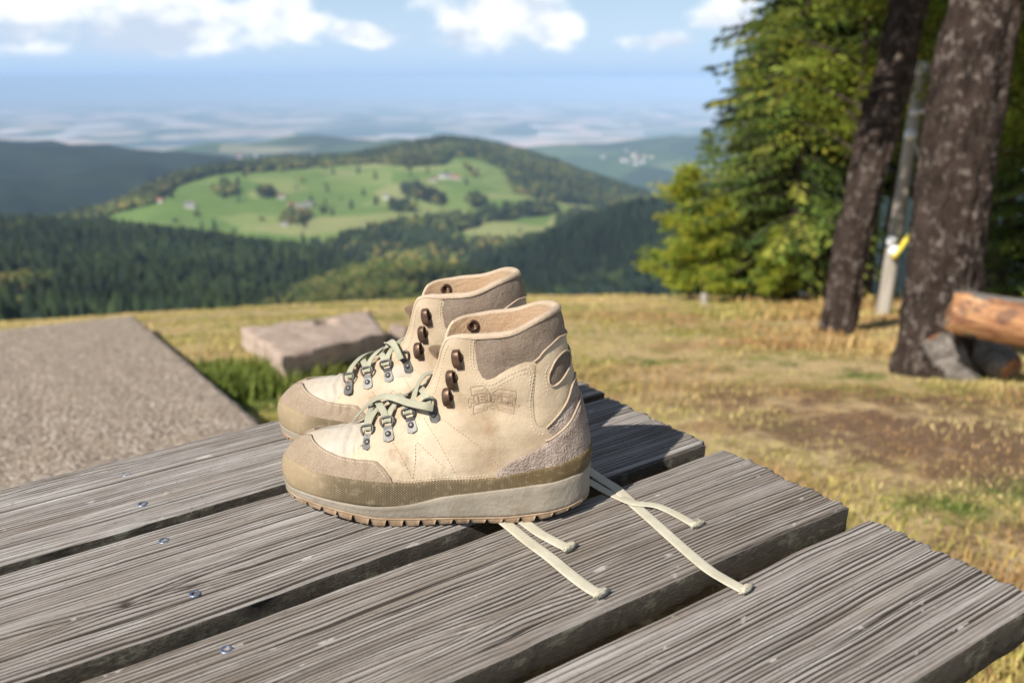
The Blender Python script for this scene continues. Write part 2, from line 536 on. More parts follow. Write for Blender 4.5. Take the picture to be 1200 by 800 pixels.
# the plain: one sheet out to the horizon
azs = np.linspace(-1.35, 1.35, 60); ds = np.geomspace(5000, 75000, 50)
PV = np.array([[(d * math.sin(a), d * math.cos(a), -1000 - d * d / 1.6e7) for d in ds] for a in azs]).reshape(-1, 3)
plain_mat = terrain_mat('plain_fields', (.05, .075, .035), (.10, .13, .05), .0005,
                        (.00125, (1, .5, 1), [(0.0, (.015, .03, .018)), (.3, (.06, .11, .04)), (.48, (.40, .32, .22)), (.68, (.62, .46, .37)), (.80, (.03, .06, .03)), (1.0, (.78, .68, .62))], .33, 1.0))
pl = obj('plain', PV, grid_faces(60, 50), plain_mat); tag(pl, 'wide hazy river plain reaching to the horizon', kind='structure')


# ------------------------------------------------------------------ woods on the hills (reads as one mass each)
def foliage_mat(name, trans=.25, rough=.8):
    m, t, b = new_mat(name)
    c = nd(t, 'ShaderNodeAttribute', attribute_name='tint').outputs['Color']
    t.links.new(c, b.inputs['Base Color']); b.inputs['Roughness'].default_value = rough
    b.inputs['Specular IOR Level'].default_value = .15
    if trans:
        tr = nd(t, 'ShaderNodeBsdfTranslucent', ins={'Color': mixc(t, .5, c, (.20, .24, .03))})
        mx = nd(t, 'ShaderNodeMixShader', ins={0: trans, 1: b.outputs[0], 2: tr.outputs[0]})
        t.links.new(mx.outputs[0], t.nodes['Material Output'].inputs[0])
    return m


WOODS = foliage_mat('far_tree_foliage', 0)


def conifer_template(sides=7):
    V = []; T = []
    for (z0, z1, r) in ((.05, .50, .25), (.30, .78, .19), (.58, 1.0, .12)):
        n = len(V); V.append((0, 0, z1))
        for k in range(sides):
            a = 2 * math.pi * (k + z0) / sides; q = r * (1.15 if k % 2 else .8)
            V.append((q * math.cos(a), q * math.sin(a), z0 + (.05 if k % 2 else 0)))
        T += [(n, n + 1 + k, n + 1 + (k + 1) % sides) for k in range(sides)]
    return np.array(V), np.array(T)


def broad_template():
    ph = (1 + 5 ** .5) / 2
    I = np.array([(-1, ph, 0), (1, ph, 0), (-1, -ph, 0), (1, -ph, 0), (0, -1, ph), (0, 1, ph), (0, -1, -ph), (0, 1, -ph), (ph, 0, -1), (ph, 0, 1), (-ph, 0, -1), (-ph, 0, 1)]) / 1.902
    T = np.array([(0, 11, 5), (0, 5, 1), (0, 1, 7), (0, 7, 10), (0, 10, 11), (1, 5, 9), (5, 11, 4), (11, 10, 2), (10, 7, 6), (7, 1, 8), (3, 9, 4), (3, 4, 2), (3, 2, 6), (3, 6, 8), (3, 8, 9), (4, 9, 5), (2, 4, 11), (6, 2, 10), (8, 6, 7), (9, 8, 1)])
    a = I * (.40, .40, .36) + (0, 0, .5); b = I[:, [1, 2, 0]] * (.27, .27, .25) + (.2, .12, .72)
    return np.concatenate([a, b]), np.concatenate([T, T + 12])


CT, BT = conifer_template(), broad_template()


def wood(name, label, pts, h, cols, broad=.25, seed=1, tag_it=True):
    r = np.random.default_rng(seed); isb = r.random(len(pts)) < broad * (1 + 1.4 * fbm(pts[:, 0] * .007, pts[:, 1] * .007, seed + 9, 2)); VV = []; TT = []; CC = []; n = 0
    for tmpl, sel, pal in ((CT, ~isb, cols[0]), (BT, isb, cols[1])):
        P = pts[sel]; N = len(P)
        if not N: continue
        tv, tt = tmpl; m = len(tv)
        hh = h * (.55 + .75 * r.random(N)); a = r.random(N) * 6.283
        V = tv[None] * (hh * (.85 + .4 * r.random(N)))[:, None, None]
        V[..., 2] = tv[None, :, 2] * hh[:, None] * (1 if tmpl is CT else .8)
        ca, sa = np.cos(a)[:, None], np.sin(a)[:, None]
        x = V[..., 0] * ca - V[..., 1] * sa; y = V[..., 0] * sa + V[..., 1] * ca
        V = np.stack([x, y, V[..., 2]], -1) + (r.random((N, m, 3)) - .5) * (hh * .09)[:, None, None] + P[:, None] - [0, 0, h * .06]
        pal = np.array(pal); w = r.random((N, 1)); ii = r.integers(0, len(pal), N); jj = r.integers(0, len(pal), N)
        C = (pal[ii] * w + pal[jj] * (1 - w)) * (1 + .45 * fbm(P[:, 0] * .011, P[:, 1] * .011, seed + 5, 3))[:, None]
        VV.append(V.reshape(-1, 3)); TT.append((tt[None] + (np.arange(N) * m)[:, None, None]).reshape(-1, 3) + n); n += N * m
        CC.append(np.repeat(C, m, 0))
    o = link(name, fast_mesh(name, np.concatenate(VV), np.concatenate(TT), WOODS, {'tint': np.concatenate(CC)}, smooth=True))
    tag(o, label, 'forest', kind='stuff')
    return o


def scatter(V, n, seed, rows=(0, 1)):
    r = np.random.default_rng(seed); nu, nv, _ = V.shape
    # area-weighted over the sheet's quads
    q = V[1:, 1:] - V[:-1, :-1]; p = V[1:, :-1] - V[:-1, 1:]
    A = np.linalg.norm(np.cross(q, p), axis=-1); A[:, :int(rows[0] * nv)] = 0; A[:, int(rows[1] * (nv - 1)):] = 0
    k = r.choice(A.size, n, p=(A / A.sum()).ravel()); i, j = np.unravel_index(k, A.shape)
    u, w = r.random((2, n, 1))
    return V[i, j] * (1 - u) * (1 - w) + V[i + 1, j] * u * (1 - w) + V[i, j + 1] * (1 - u) * w + V[i + 1, j + 1] * u * w


SPR = [(.012, .022, .010), (.018, .030, .011), (.028, .042, .013), (.009, .017, .010)]
BRD = [(.075, .095, .02), (.11, .11, .024), (.05, .075, .018), (.15, .12, .03)]
ptA = scatter(LA, 13000, 1, (.2, .82)); wood('forest', 'dark mixed forest covering the slope below the meadow, left', ptA, 21, (SPR, BRD), .30, 1)
ptB = scatter(LB, 3600, 2, (.3, .85)); pxb, pyb = proj(ptB)
sunny = [(.05, .065, .016), (.08, .085, .02), (.035, .055, .015), (.10, .095, .026)]
wood('forest', 'yellowish green wood on the small spur beyond the meadow', ptB, 10, (SPR + sunny[:2], sunny), .55, 2)
ptC = scatter(LC, 6500, 3, (.2, .8)); wood('forest', 'spruce forest on the flank beneath the pasture hill, cloud shadow put into its tints', ptC, 17, (SPR[:1] + SPR[3:], SPR), .2, 3)  # darkest spruce tints for all trees stand in for a cloud's shadow
ptD = scatter(LD, 60000, 4, (.05, .78)); pxd, pyd = proj(ptD)
polys = [[(262, 196), (330, 188), (400, 186), (470, 170), (520, 162), (570, 168), (640, 188), (700, 207), (755, 226), (775, 250), (700, 243), (640, 236), (604, 226), (588, 198), (560, 186), (532, 184), (518, 194), (480, 196), (440, 192), (380, 195), (330, 200), (290, 203)],
         [(20, 285), (60, 262), (120, 246), (170, 220), (210, 203), (270, 192), (300, 197), (250, 206), (205, 219), (184, 238), (130, 252), (95, 268)],
         [(466, 222), (488, 219), (524, 236), (516, 241), (480, 232)], [(248, 222), (262, 217), (277, 222), (274, 229), (255, 230)],
         [(330, 255), (345, 248), (362, 256), (352, 263), (335, 262)], [(302, 225), (318, 222), (322, 232), (306, 233)], [(455, 242), (482, 243), (486, 249), (460, 249)],
         [(545, 235), (560, 232), (572, 240), (556, 244)], [(560, 250), (650, 240), (655, 250), (570, 262)]]
inD = np.zeros(len(ptD), bool)
for q in polys: inD |= inpoly(pxd, pyd, q)
nsd = fbm(ptD[:, 0] * .006, ptD[:, 1] * .006, 77, 3)
band = inpoly(pxd, pyd, [(380, 292), (420, 276), (470, 262), (540, 256), (600, 264), (680, 250), (760, 252), (800, 345), (360, 345)])
inD |= band & (nsd > -.28)
inD |= (pyd > 291) & (nsd > -.5)
inD |= inpoly(pxd, pyd, [(100, 200), (700, 190), (700, 290), (100, 290)]) & (rng.random(len(ptD)) < .004)
wood('forest', 'dark woods and groves scattered over the green pasture hill', ptD[inD], 20, (SPR + [(.03, .05, .02)], BRD), .3, 4)


# ------------------------------------------------------------------ farms on the pasture hill
H_WALL = simple('house_plaster', [(0, (.50, .48, .44)), (1, (.64, .62, .58))], .3, .9)
H_ROOFS = [simple('roof_red', [(0, (.20, .07, .045)), (1, (.30, .11, .07))], .4, .9), simple('roof_grey', [(0, (.13, .12, .115)), (1, (.22, .21, .2))], .4, .9), simple('roof_brown', [(0, (.10, .065, .045)), (1, (.18, .12, .09))], .4, .9)]
H_PANE = simple('house_pane', [(0, (.03, .035, .04)), (1, (.06, .07, .08))], 1, .2)


def house(px, py, w, dpt, ht, rot, roof, label):
    X, Y = proj(LD[:, :88]); k = np.argmin((X - px) ** 2 + (Y - py) ** 2); P = LD[:, :88].reshape(-1, 3)[k]
    Mx = np.eye(4); c, s = math.cos(rot), math.sin(rot); Mx[:2, :2] = [[c, -s], [s, c]]; Mx[:3, 3] = P
    e = empty('farmhouse', Mx); tag(e, label, 'house', 'farmhouses on the pasture hill')
    a, b = w / 2, dpt / 2
    V = [(-a, -b, -3), (a, -b, -3), (a, b, -3), (-a, b, -3), (-a, -b, ht), (a, -b, ht), (a, b, ht), (-a, b, ht), (-a, 0, ht + b * .9), (a, 0, ht + b * .9)]
    obj('wall', V, [(0, 1, 5, 4), (1, 2, 6, 9, 5), (2, 3, 7, 6), (3, 0, 4, 8, 7)], H_WALL, e, smooth=False)
    o = .9; q = ht - .6
    RV = [(-a - o, -b - o, q), (a + o, -b - o, q), (a + o, 0, ht + b * .9 + .3), (-a - o, 0, ht + b * .9 + .3), (a + o, b + o, q), (-a - o, b + o, q)]
    RV += [(x, y, z - .35) for x, y, z in RV]
    obj('roof', RV, [(0, 1, 2, 3), (3, 2, 4, 5), (7, 6, 9, 8), (8, 9, 11, 10), (0, 6, 7, 1), (5, 4, 10, 11), (0, 3, 9, 6), (3, 5, 11, 9), (1, 7, 8, 2), (2, 8, 10, 4)], H_ROOFS[roof], e, smooth=False)
    for i in range(int(w // 5)):
        v, f = box((-a + (i + .5) * w / int(w // 5), -b - .03, ht * .55), (1.6, .08, 1.7)); obj('window', v, f, H_PANE, e, smooth=False)


FARMS = [(222, 244, 20, 13, 6, .2, 1, 'white farmhouse standing alone on the left of the pasture'),
         (188, 238, 13, 9, 5, -.3, 0, 'small red roofed house at the left pasture edge'),
         (104, 252, 18, 12, 5, .1, 1, 'grey roofed barn at the lower left end of the pasture'),
         (343, 243, 14, 10, 5, .5, 0, 'red roofed house, left end of the middle hamlet'),
         (352, 246, 20, 13, 6, -.2, 1, 'big white house in the middle hamlet'),
         (362, 243, 16, 11, 5, .3, 1, 'grey roofed house, right end of the middle hamlet'),
         (330, 233, 16, 11, 5, .1, 2, 'brown barn above the middle hamlet'),
         (336, 265, 12, 9, 4, .0, 1, 'pale shed below the middle hamlet'),
         (455, 232, 16, 10, 5, -.4, 1, 'grey roofed farm left of the dark grove'),
         (464, 237, 18, 11, 5, .2, 1, 'white farm just below the dark grove'),
         (507, 211, 18, 12, 5, .1, 2, 'brown roofed house, left end of the upper hamlet'),
         (517, 209, 20, 13, 6, -.2, 1, 'grey roofed house, second from left in the upper hamlet'),
         (526, 210, 22, 13, 6, .3, 1, 'big white house in the middle of the upper hamlet'),
         (535, 211, 18, 12, 5, .0, 0, 'red roofed house, right end of the upper hamlet'),
         (490, 186, 18, 12, 5, .0, 1, 'white house at the forest edge near the summit'),
         (402, 181, 14, 10, 5, .2, 0, 'small house on the skyline left of the summit')]
for a in FARMS: house(*a)


# village far off in the valley to the right
def far_house(P, w, rot, roof, label):
    Mx = np.eye(4); c, s = math.cos(rot), math.sin(rot); Mx[:2, :2] = [[c, -s], [s, c]]; Mx[:3, 3] = P
    e = empty('village_house', Mx); tag(e, label, 'house', 'village houses in the far valley')
    a, b, ht = w / 2, w * .33, w * .3
    V = [(-a, -b, -8), (a, -b, -8), (a, b, -8), (-a, b, -8), (-a, -b, ht), (a, -b, ht), (a, b, ht), (-a, b, ht), (-a, 0, ht + b * .9), (a, 0, ht + b * .9)]
    obj('wall', V, [(0, 1, 5, 4), (1, 2, 6, 9, 5), (2, 3, 7, 6), (3, 0, 4, 8, 7)], H_WALL, e, smooth=False)
    obj('roof', [(-a - 2, -b - 2, ht - 1), (a + 2, -b - 2, ht - 1), (a + 2, 0, ht + b * .9 + 1), (-a - 2, 0, ht + b * .9 + 1), (a + 2, b + 2, ht - 1), (-a - 2, b + 2, ht - 1)], [(0, 1, 2, 3), (3, 2, 4, 5)], H_ROOFS[roof], e, smooth=False)


XF, YF = proj(LF[:, :44]); PF = LF[:, :44].reshape(-1, 3)
for i in range(22):
    left = i >= 17
    cx, cy = (300 + rng.normal() * 12, 186 + rng.normal() * 2) if left else (737 + rng.normal() * 13, 186 + rng.normal() * 4)
    k = np.argmin((XF - cx).ravel() ** 2 + (YF - cy).ravel() ** 2)
    far_house(PF[k] + (rng.normal() * 20, rng.normal() * 40, 0), 24 + rng.random() * 16, rng.random() * 3, int(rng.integers(0, 3)),
              'tiny pale house of the hazy village in the valley behind the pasture' if left else 'tiny pale house of the hazy village left of the spruces')

# ------------------------------------------------------------------ air
hz = bpy.data.materials.new('haze_air'); hz.use_nodes = True; t = hz.node_tree; t.nodes.clear()
pv = nd(t, 'ShaderNodeVolumePrincipled'); pv.inputs['Color'].default_value = (.52, .73, 1.0, 1); pv.inputs['Anisotropy'].default_value = -.22; pv.inputs['Density'].default_value = 4.7e-5
ho = nd(t, 'ShaderNodeOutputMaterial'); t.links.new(pv.outputs[0], ho.inputs['Volume'])
bv, bf = box((0, 36000, (-1500 + 24) / 2), (160000, 90000, 1524))
hb = obj('haze', bv, bf, hz, smooth=False); tag(hb, 'thin blue haze filling the air over hills and plain', kind='stuff')

# ------------------------------------------------------------------ concrete slabs in the meadow


def conc_mat(name, stops, sc, bd):
    m, t, b = new_mat(name); co = nd(t, 'ShaderNodeNewGeometry').outputs['Position']
    v = nd(t, 'ShaderNodeTexVoronoi', ins={'Vector': co, 'Scale': sc}); sel = nd(t, 'ShaderNodeSeparateColor', ins={0: v.outputs['Color']})
    c = ramp(t, sel.outputs[0], stops); n = noise(t, co, 3.2, 5, .6); n2 = noise(t, co, sc * 1.7, 4, .65)
    c = mixc(t, mth(t, 'MULTIPLY', sstep(t, v.outputs['Distance'], .40, .80), .6), c, (.15, .115, .09))
    c = mixc(t, mth(t, 'MULTIPLY', sstep(t, n, .42, .62), .45), c, (.36, .28, .20))
    c = mixc(t, mth(t, 'MULTIPLY', sstep(t, n2, .55, .70), .35), c, (.18, .14, .11))
    t.links.new(c, b.inputs['Base Color']); b.inputs['Roughness'].default_value = .93; b.inputs['Specular IOR Level'].default_value = .15
    bump(t, b, mth(t, 'SUBTRACT', mth(t, 'MULTIPLY', n2, .6), v.outputs['Distance']), 1.0, bd); return m


CONC = conc_mat('exposed_aggregate_concrete', [(0, (.22, .165, .12)), (.3, (.35, .27, .20)), (.6, (.47, .375, .285)), (.85, (.58, .475, .375)), (1.0, (.74, .65, .54))], 52, .012)


def slab(name, corners, depth, mat, n=26, bumpy=.012, round_=.0, hole=None, seed=1, skew=0.0):
    """weathered slab: uneven top grid over a 4-corner outline, rough sides going down."""
    c = [np.asarray(q, float) for q in corners]
    V = []; Fc = []
    for i in range(n):
        for j in range(n):
            u, v = i / (n - 1), j / (n - 1)
            P = c[0] * (1 - u) * (1 - v) + c[1] * u * (1 - v) + c[2] * u * v + c[3] * (1 - u) * v
            P = P.copy(); ed = min(u, 1 - u, v, 1 - v)
            P[2] += bumpy * float(fbm(P[0] * 6, P[1] * 6, seed, 3)) - round_ * max(0, 1 - ed * 12) ** 2
            if ed == 0:
                w = bumpy * 1.5
                P[0] += w * float(vnoise(P[0] * 9, P[1] * 9, seed + 3)); P[1] += w * float(vnoise(P[0] * 9, P[1] * 9, seed + 5))
            if hole is not None:
                d = math.hypot((u - hole[0]) / hole[2], (v - hole[1]) / hole[3])
                if d < 1: P[2] -= hole[4] * min(1, (1 - d) * 5)
                elif d < 1.5: P[2] += hole[4] * .25 * (1.5 - d)
            V.append(P)
    Fc = grid_faces(n, n)
    ringi = [i * n for i in range(n)] + [(n - 1) * n + j for j in range(1, n)] + [i * n + n - 1 for i in range(n - 2, -1, -1)] + [j for j in range(n - 2, 0, -1)]
    m = len(ringi); b0 = len(V); cen = sum(c) / 4
    for lv in (.4, 1.0):
        for q in ringi:
            P = np.array(V[q]); P = P + (P - cen) * (-.02 * lv + skew * lv); P[2] = V[q][2] - depth * lv
            P[:2] += bumpy * .8 * np.array([float(vnoise(P[0] * 12 + lv * 3, P[1] * 12, seed + 7)), float(vnoise(P[0] * 12, P[1] * 12 + lv * 3, seed + 8))])
            V.append(P)
    for L in range(2):
        for k in range(m):
            k2 = (k + 1) % m
            a, b = (ringi[k], ringi[k2]) if L == 0 else (b0 + k, b0 + k2)
            cc, d = (b0 + L * m + k, b0 + L * m + k2)
            Fc.append((a, cc, d, b))
    Fc.append(tuple(b0 + m + k for k in range(m)))
    return obj(name, V, Fc, mat)


def slab_pt(px, py, up): # on the ground plane raised by `up`
    r = unit(ray(px, py)); t = .5
    while True:
        P = CAM + r * t
        if P[2] < float(gz(P[0], P[1])) + up: return P
        t += .01


q0 = slab_pt(155, 369, .22); q1 = slab_pt(312, 500, .22)
far = unit(slab_pt(0, 386, .22) - q0); near = unit(q1 - q0)
L1 = np.linalg.norm(q1 - q0) + .55
nrm = unit(np.cross(far, near))
s1 = slab('concrete_slab', [q0 + far * 2.6, q0, q0 + near * L1, q0 + near * L1 + far * 2.6], .05, CONC, 44, .008, .004, seed=4)
tag(s1, 'big flat concrete slab of coarse pebbles left of the table', 'slab')
# low plinth the slab lies on
pc = [q0 + far * .45 + near * .45, q0 + far * 2.2 + near * .45, q0 + far * 2.2 + near * (L1 - .4), q0 + far * .45 + near * (L1 - .4)]
PV_ = [p - nrm * math.copysign(.045, nrm[2]) for p in pc] + [p - np.array([0, 0, .75]) for p in pc]
o = obj('plinth', PV_, [(0, 1, 2, 3), (0, 4, 5, 1), (1, 5, 6, 2), (2, 6, 7, 3), (3, 7, 4, 0), (7, 6, 5, 4)], CONC, s1, smooth=False)

c0, c1, c2, c3 = slab_pt(331, 416, .24), slab_pt(452, 388, .24), slab_pt(432, 364, .24), slab_pt(283, 383, .24)
STONE = simple('weathered_block', [(.3, (.28, .20, .15)), (.5, (.40, .30, .235)), (.75, (.50, .395, .31))], 9, .92, 30, 1.0, .02, fine=(45, .5, (.45, .38, .3)))
s2 = slab('concrete_block', [c0, c1, c2, c3], .15, STONE, 34, .012, .010, hole=(.60, .75, .10, .13, .08), seed=9)
cb_ = (c0 + c1 + c2 + c3) / 4; fb_ = [cb_ + (q - cb_) * .86 for q in (c0, c1, c2, c3)]
obj('plinth', [q - (0, 0, .13) for q in fb_] + [q - (0, 0, .6) for q in fb_], [(0, 1, 2, 3), (0, 4, 5, 1), (1, 5, 6, 2), (2, 6, 7, 3), (3, 7, 4, 0), (7, 6, 5, 4)], STONE, s2, smooth=False)
tag(s2, 'low weathered concrete block with a round hole on top, behind the boots', 'block')
e_ = ground_hit(462, 402)
s3 = slab('stone_block', [e_ + (-.06, -.1, .12), e_ + (.12, -.05, .09), e_ + (.12, .2, .10), e_ + (-.05, .3, .13)], .22, STONE, 10, .015, .03, seed=12)
tag(s3, 'small broken stone at the right end of the holed block', 'stone')

# ------------------------------------------------------------------ trees
def bark_mat(name, dark, mid, lichen, scale=9):
    m, t, b = new_mat(name); co = objco(t)
    v = scaled(t, co, (1, 1, .45))
    n = noise(t, v, scale, 6, .65, .3); n2 = noise(t, co, 10.5, 5, .68); n3 = noise(t, v, 44, 4, .7)
    c = ramp(t, n, [(.3, dark), (.55, mid), (.8, tuple(x * 1.35 for x in mid))])
    c = mixc(t, mth(t, 'MULTIPLY', sstep(t, mth(t, 'ADD', mth(t, 'MULTIPLY', n2, .55), mth(t, 'MULTIPLY', n3, .45)), .52, .59), .62), c, lichen)
    t.links.new(c, b.inputs['Base Color']); b.inputs['Roughness'].default_value = .95; b.inputs['Specular IOR Level'].default_value = .15
    bump(t, b, mth(t, 'ADD', n, mth(t, 'MULTIPLY', n3, .6)), 1.0, .06)
    return m


BARK = bark_mat('spruce_bark', (.012, .008, .006), (.056, .039, .031), (.27, .225, .19))
BARK2 = bark_mat('dark_bark', (.03, .02, .016), (.085, .06, .048), (.16, .14, .11))
NEEDLE = foliage_mat('needle_sprays', .15); LEAF = foliage_mat('broad_leaves', .4)


def limb_trunk(P, rad, sides=40, amp=.06, seed=1, flare=None, base=None):
    """bark-ridged trunk around a path; flare adds root buttresses near the base."""
    P = np.asarray(P, float); n = len(P); T = np.gradient(P, axis=0); V = []
    s = np.concatenate([[0], np.cumsum(np.linalg.norm(np.diff(P, axis=0), axis=1))])
    a = np.array([1., 0, 0])
    th = np.arange(sides) * 2 * math.pi / sides
    for i in range(n):
        t = unit(T[i]); a = unit(a - t * (a @ t)); b = np.cross(t, a)
        r = rad[i] * (1 + amp * fbm(np.cos(th) * 3 + 9, np.sin(th) * 3 + s[i] * 4, seed, 4) + amp * .7 * vnoise(th * 0 + s[i] * 9, np.cos(th) * 7 + np.sin(th) * 5, seed + 4))
        if flare: r = r + rad[i] * flare * np.exp(-s[i] / (rad[0] * 1.6)) * (.35 + .65 * np.maximum(0, np.cos(th * 5 + seed)) ** 2)
        V.append(P[i] + r[:, None] * (np.cos(th)[:, None] * a + np.sin(th)[:, None] * b))
    V = np.concatenate(V)
    Fc = [(i * sides + k, i * sides + (k + 1) % sides, (i + 1) * sides + (k + 1) % sides, (i + 1) * sides + k) for i in range(n - 1) for k in range(sides)]
    Fc.append(tuple((n - 1) * sides + k for k in range(sides)))
    return V, Fc


def spruce_crown(h, z0, rmax, seed, spray=.2, levels=34, per=9, pal=None, droop=.35, top=1.0, dense=1.0, gap=0.0):
    """whorls of drooping boughs hung with needle sprays; returns (foliage verts, quads, tints), (bough tubes)."""
    r = np.random.default_rng(seed); V = []; C = []; W = []
    pal = np.array(pal if pal is not None else [(.035, .062, .018), (.05, .085, .022), (.028, .05, .018), (.075, .105, .028)])
    for L in range(levels):
        f = (L + r.random() * .4) / levels; z = z0 + (h * top - z0) * f
        rl = rmax * (1 - (z - z0) / (h - z0)) ** .75 * min(1, .55 + f * 3)
        for b in range(max(3, int(per * (1 - f * .5)))):
            if r.random() < gap: continue
            a = r.random() * 6.283; ln = rl * (.6 + .55 * r.random()); zz = z + (r.random() - .5) * (h - z0) / levels * .7
            d = np.array([math.cos(a), math.sin(a), 0]); sd = np.array([-d[1], d[0], 0])
            n = max(3, int(ln / .14)); u = np.linspace(0, 1, n)
            Q = d[None] * (u * ln)[:, None]; Q[:, 2] = zz + ln * (.12 * u - droop * u ** 2 + .10 * u ** 4)
            if ln > .5: W.append(tube(Q, np.linspace(.016, .004, n) * (.6 + ln * .4), 3, False))
            base = pal[r.integers(0, len(pal))] * (.75 + .5 * r.random())
            for k in range(1, n):
                for side in (-1, 1, 0, -1, 1, -1, 1):
                    if r.random() > dense * (.55 + .5 * u[k]): continue
                    s = spray * (.6 + .8 * r.random()) * (1.1 - .4 * u[k])
                    dr = unit(d * (.35 + r.random() * .5) + sd * side * (.5 + .6 * r.random()) + np.array([0, 0, -.15 - .7 * r.random()]))
                    w = unit(np.cross(dr, (r.random(3) - .5))) * s * .11
                    p = Q[k] + (r.random(3) - .5) * .06
                    V += [p - w * .5, p + dr * s * .55 - w, p + dr * s, p + dr * s * .5 + w]
                    C += [base * (.8 + .5 * r.random())] * 4
    V = np.array(V); Fq = np.arange(len(V)).reshape(-1, 4)
    return (V, Fq, np.array(C)), W


def leaf_cloud(centers, sizes, n_each, leaf, seed, pal):
    r = np.random.default_rng(seed); V = []; C = []; pal = np.array(pal)
    for c, s in zip(centers, sizes):
        k = int(n_each * (.6 + .8 * r.random()))
        q = r.normal(size=(k, 3)); q /= np.linalg.norm(q, axis=1)[:, None]; q *= (r.random((k, 1)) ** .45)
        P = np.asarray(c) + q * np.asarray(s)
        a = r.normal(size=(k, 3)); a /= np.linalg.norm(a, axis=1)[:, None]; b = np.cross(a, r.normal(size=(k, 3))); b /= np.linalg.norm(b, axis=1)[:, None]
        l = leaf * (.6 + .8 * r.random((k, 1)))
        V.append(np.stack([P - a * l, P + b * l * .55, P + a * l, P - b * l * .55], 1).reshape(-1, 3))
        base = pal[r.integers(0, len(pal))]
        C.append(np.repeat((base * .6 + pal[r.integers(0, len(pal), k)] * .4) * (.75 + .5 * r.random((k, 1))), 4, 0))
    V = np.concatenate(V); return V, np.arange(len(V)).reshape(-1, 4), np.concatenate(C)


class Proto: pass


def spruce_proto(h, z0, rmax, seed, trunk_r, **kw):
    p = Proto(); (V, Q, C), W = spruce_crown(h, z0, rmax, seed, **kw)
    p.crown = fast_mesh('crown', V, Q, NEEDLE, {'tint': C})
    zs = np.linspace(-.4, h * .97, 16); P = np.column_stack([.03 * np.sin(zs * 1.3 + seed), .03 * np.cos(zs + seed), zs])
    tv = limb_trunk(P, np.linspace(trunk_r, .012, 16), 14, .05, seed, .25)
    tv2, tf2 = join([tv] + W)
    p.trunk = make_mesh('trunk', tv2, tf2, BARK2); return p


def place_tree(p, pos, rot, sc, label, name='spruce_tree', group=None, lean=(0, 0)):
    o = empty(name); o.location = pos; o.rotation_euler = (lean[0], lean[1], rot); o.scale = (sc,) * 3
    tag(o, label, 'tree', group)
    link('trunk', p.trunk, o); link('crown', p.crown, o)
    return o


def broad_proto(h, crown_r, z0, seed, pal, n_limb=16, leaves=170, leaf=.055, trunk_r=.06):
    p = Proto(); r = np.random.default_rng(seed); parts = []; cen = []; siz = []
    zs = np.linspace(-.3, h * .85, 12); P = np.column_stack([.05 * np.sin(zs * 1.1 + seed), .05 * np.cos(zs * .9), zs])
    parts.append(limb_trunk(P, np.linspace(trunk_r, .012, 12), 12, .05, seed, .2))
    for i in range(n_limb):
        f = (i + r.random()) / n_limb; z = z0 + (h * .9 - z0) * f; a = r.random() * 6.283
        ln = crown_r * (.5 + .6 * r.random()) * (1 - .55 * f ** 2)
        d = np.array([math.cos(a), math.sin(a), .35 + .4 * r.random()]); u = np.linspace(0, 1, 7)[:, None]
        Q = np.array([0, 0, z]) + d * ln * u + np.array([0, 0, -.25 * ln]) * u ** 2
        parts.append(tube(Q, np.linspace(.022, .004, 7) * (h / 4), 5, False))
        for k in (2, 3, 4, 5, 6):
            for _ in range(2):
                cen.append(Q[k] + r.normal(size=3) * .12 * crown_r); siz.append(np.array([.22, .22, .13]) * crown_r * (.6 + .7 * r.random()))
    V, Q, C = leaf_cloud(cen, siz, leaves / 6, leaf, seed + 5, pal)
    p.crown = fast_mesh('crown', V, Q, LEAF, {'tint': C}); tv, tf = join(parts)
    p.trunk = make_mesh('trunk', tv, tf, BARK2); return p


SG = [(.085, .13, .026), (.12, .17, .03), (.05, .085, .02), (.17, .205, .038), (.23, .24, .045)]
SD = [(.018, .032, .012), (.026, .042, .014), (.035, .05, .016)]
YG = [(.26, .33, .04), (.36, .38, .045), (.16, .24, .035), (.42, .38, .045)]
spA = spruce_proto(8.5, .35, 1.9, 11, .13, spray=.19, levels=30, per=26, pal=SG)
spB = spruce_proto(4.6, .25, 1.15, 12, .07, spray=.14, levels=24, per=22, pal=SG)
spC = spruce_proto(13.0, 2.7, 2.5, 13, .17, spray=.26, levels=28, per=18, pal=SG[:3] + SD, gap=.05)
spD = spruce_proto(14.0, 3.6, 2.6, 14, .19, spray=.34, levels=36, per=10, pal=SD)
brA = broad_proto(2.7, 1.0, .25, 21, YG, 22, 420, .034, .04)
brB = broad_proto(6.5, 2.0, 2.7, 22, [tuple(x * .85 for x in q) for q in YG] + [(.07, .10, .02), (.05, .08, .018)], 24, 380, .038, .08)

EDGE = 'spruces along the forest edge'


def gpos(px, y, py=345):
    P = at(px, py, y); return (P[0], P[1], float(gz(P[0], P[1])) - .05)


place_tree(spA, gpos(925, 15.5), .4, .98, 'tall light green spruce, the frontmost tree of the forest edge', group=EDGE)
place_tree(spB, gpos(866, 16.5), 1.4, .88, 'young spruce just left of the tallest light green spruce', group=EDGE)
place_tree(spB, gpos(820, 17.5), 2.6, .66, 'small spruce near the left tip of the forest edge', group=EDGE)
place_tree(spA, gpos(892, 19.5), 3.1, .70, 'spruce showing its tip above and behind the young spruce', group=EDGE)
place_tree(spD, gpos(962, 18.5), 4.3, .80, 'spruce right behind the tallest light green spruce', group=EDGE)
place_tree(spC, gpos(1012, 16.0), .9, .85, 'spruce with high crown behind the leaning left trunk', group=EDGE)
place_tree(spC, gpos(1075, 18.5), 2.2, .95, 'spruce with high crown behind the wooden pole', group=EDGE)
place_tree(spC, gpos(1150, 15.5), 3.7, .92, 'spruce with high crown behind the thick right trunk', group=EDGE)
place_tree(spA, gpos(1215, 11.5), 5.1, .75, 'green spruce cut off by the right edge of the picture', group=EDGE)
k = 0
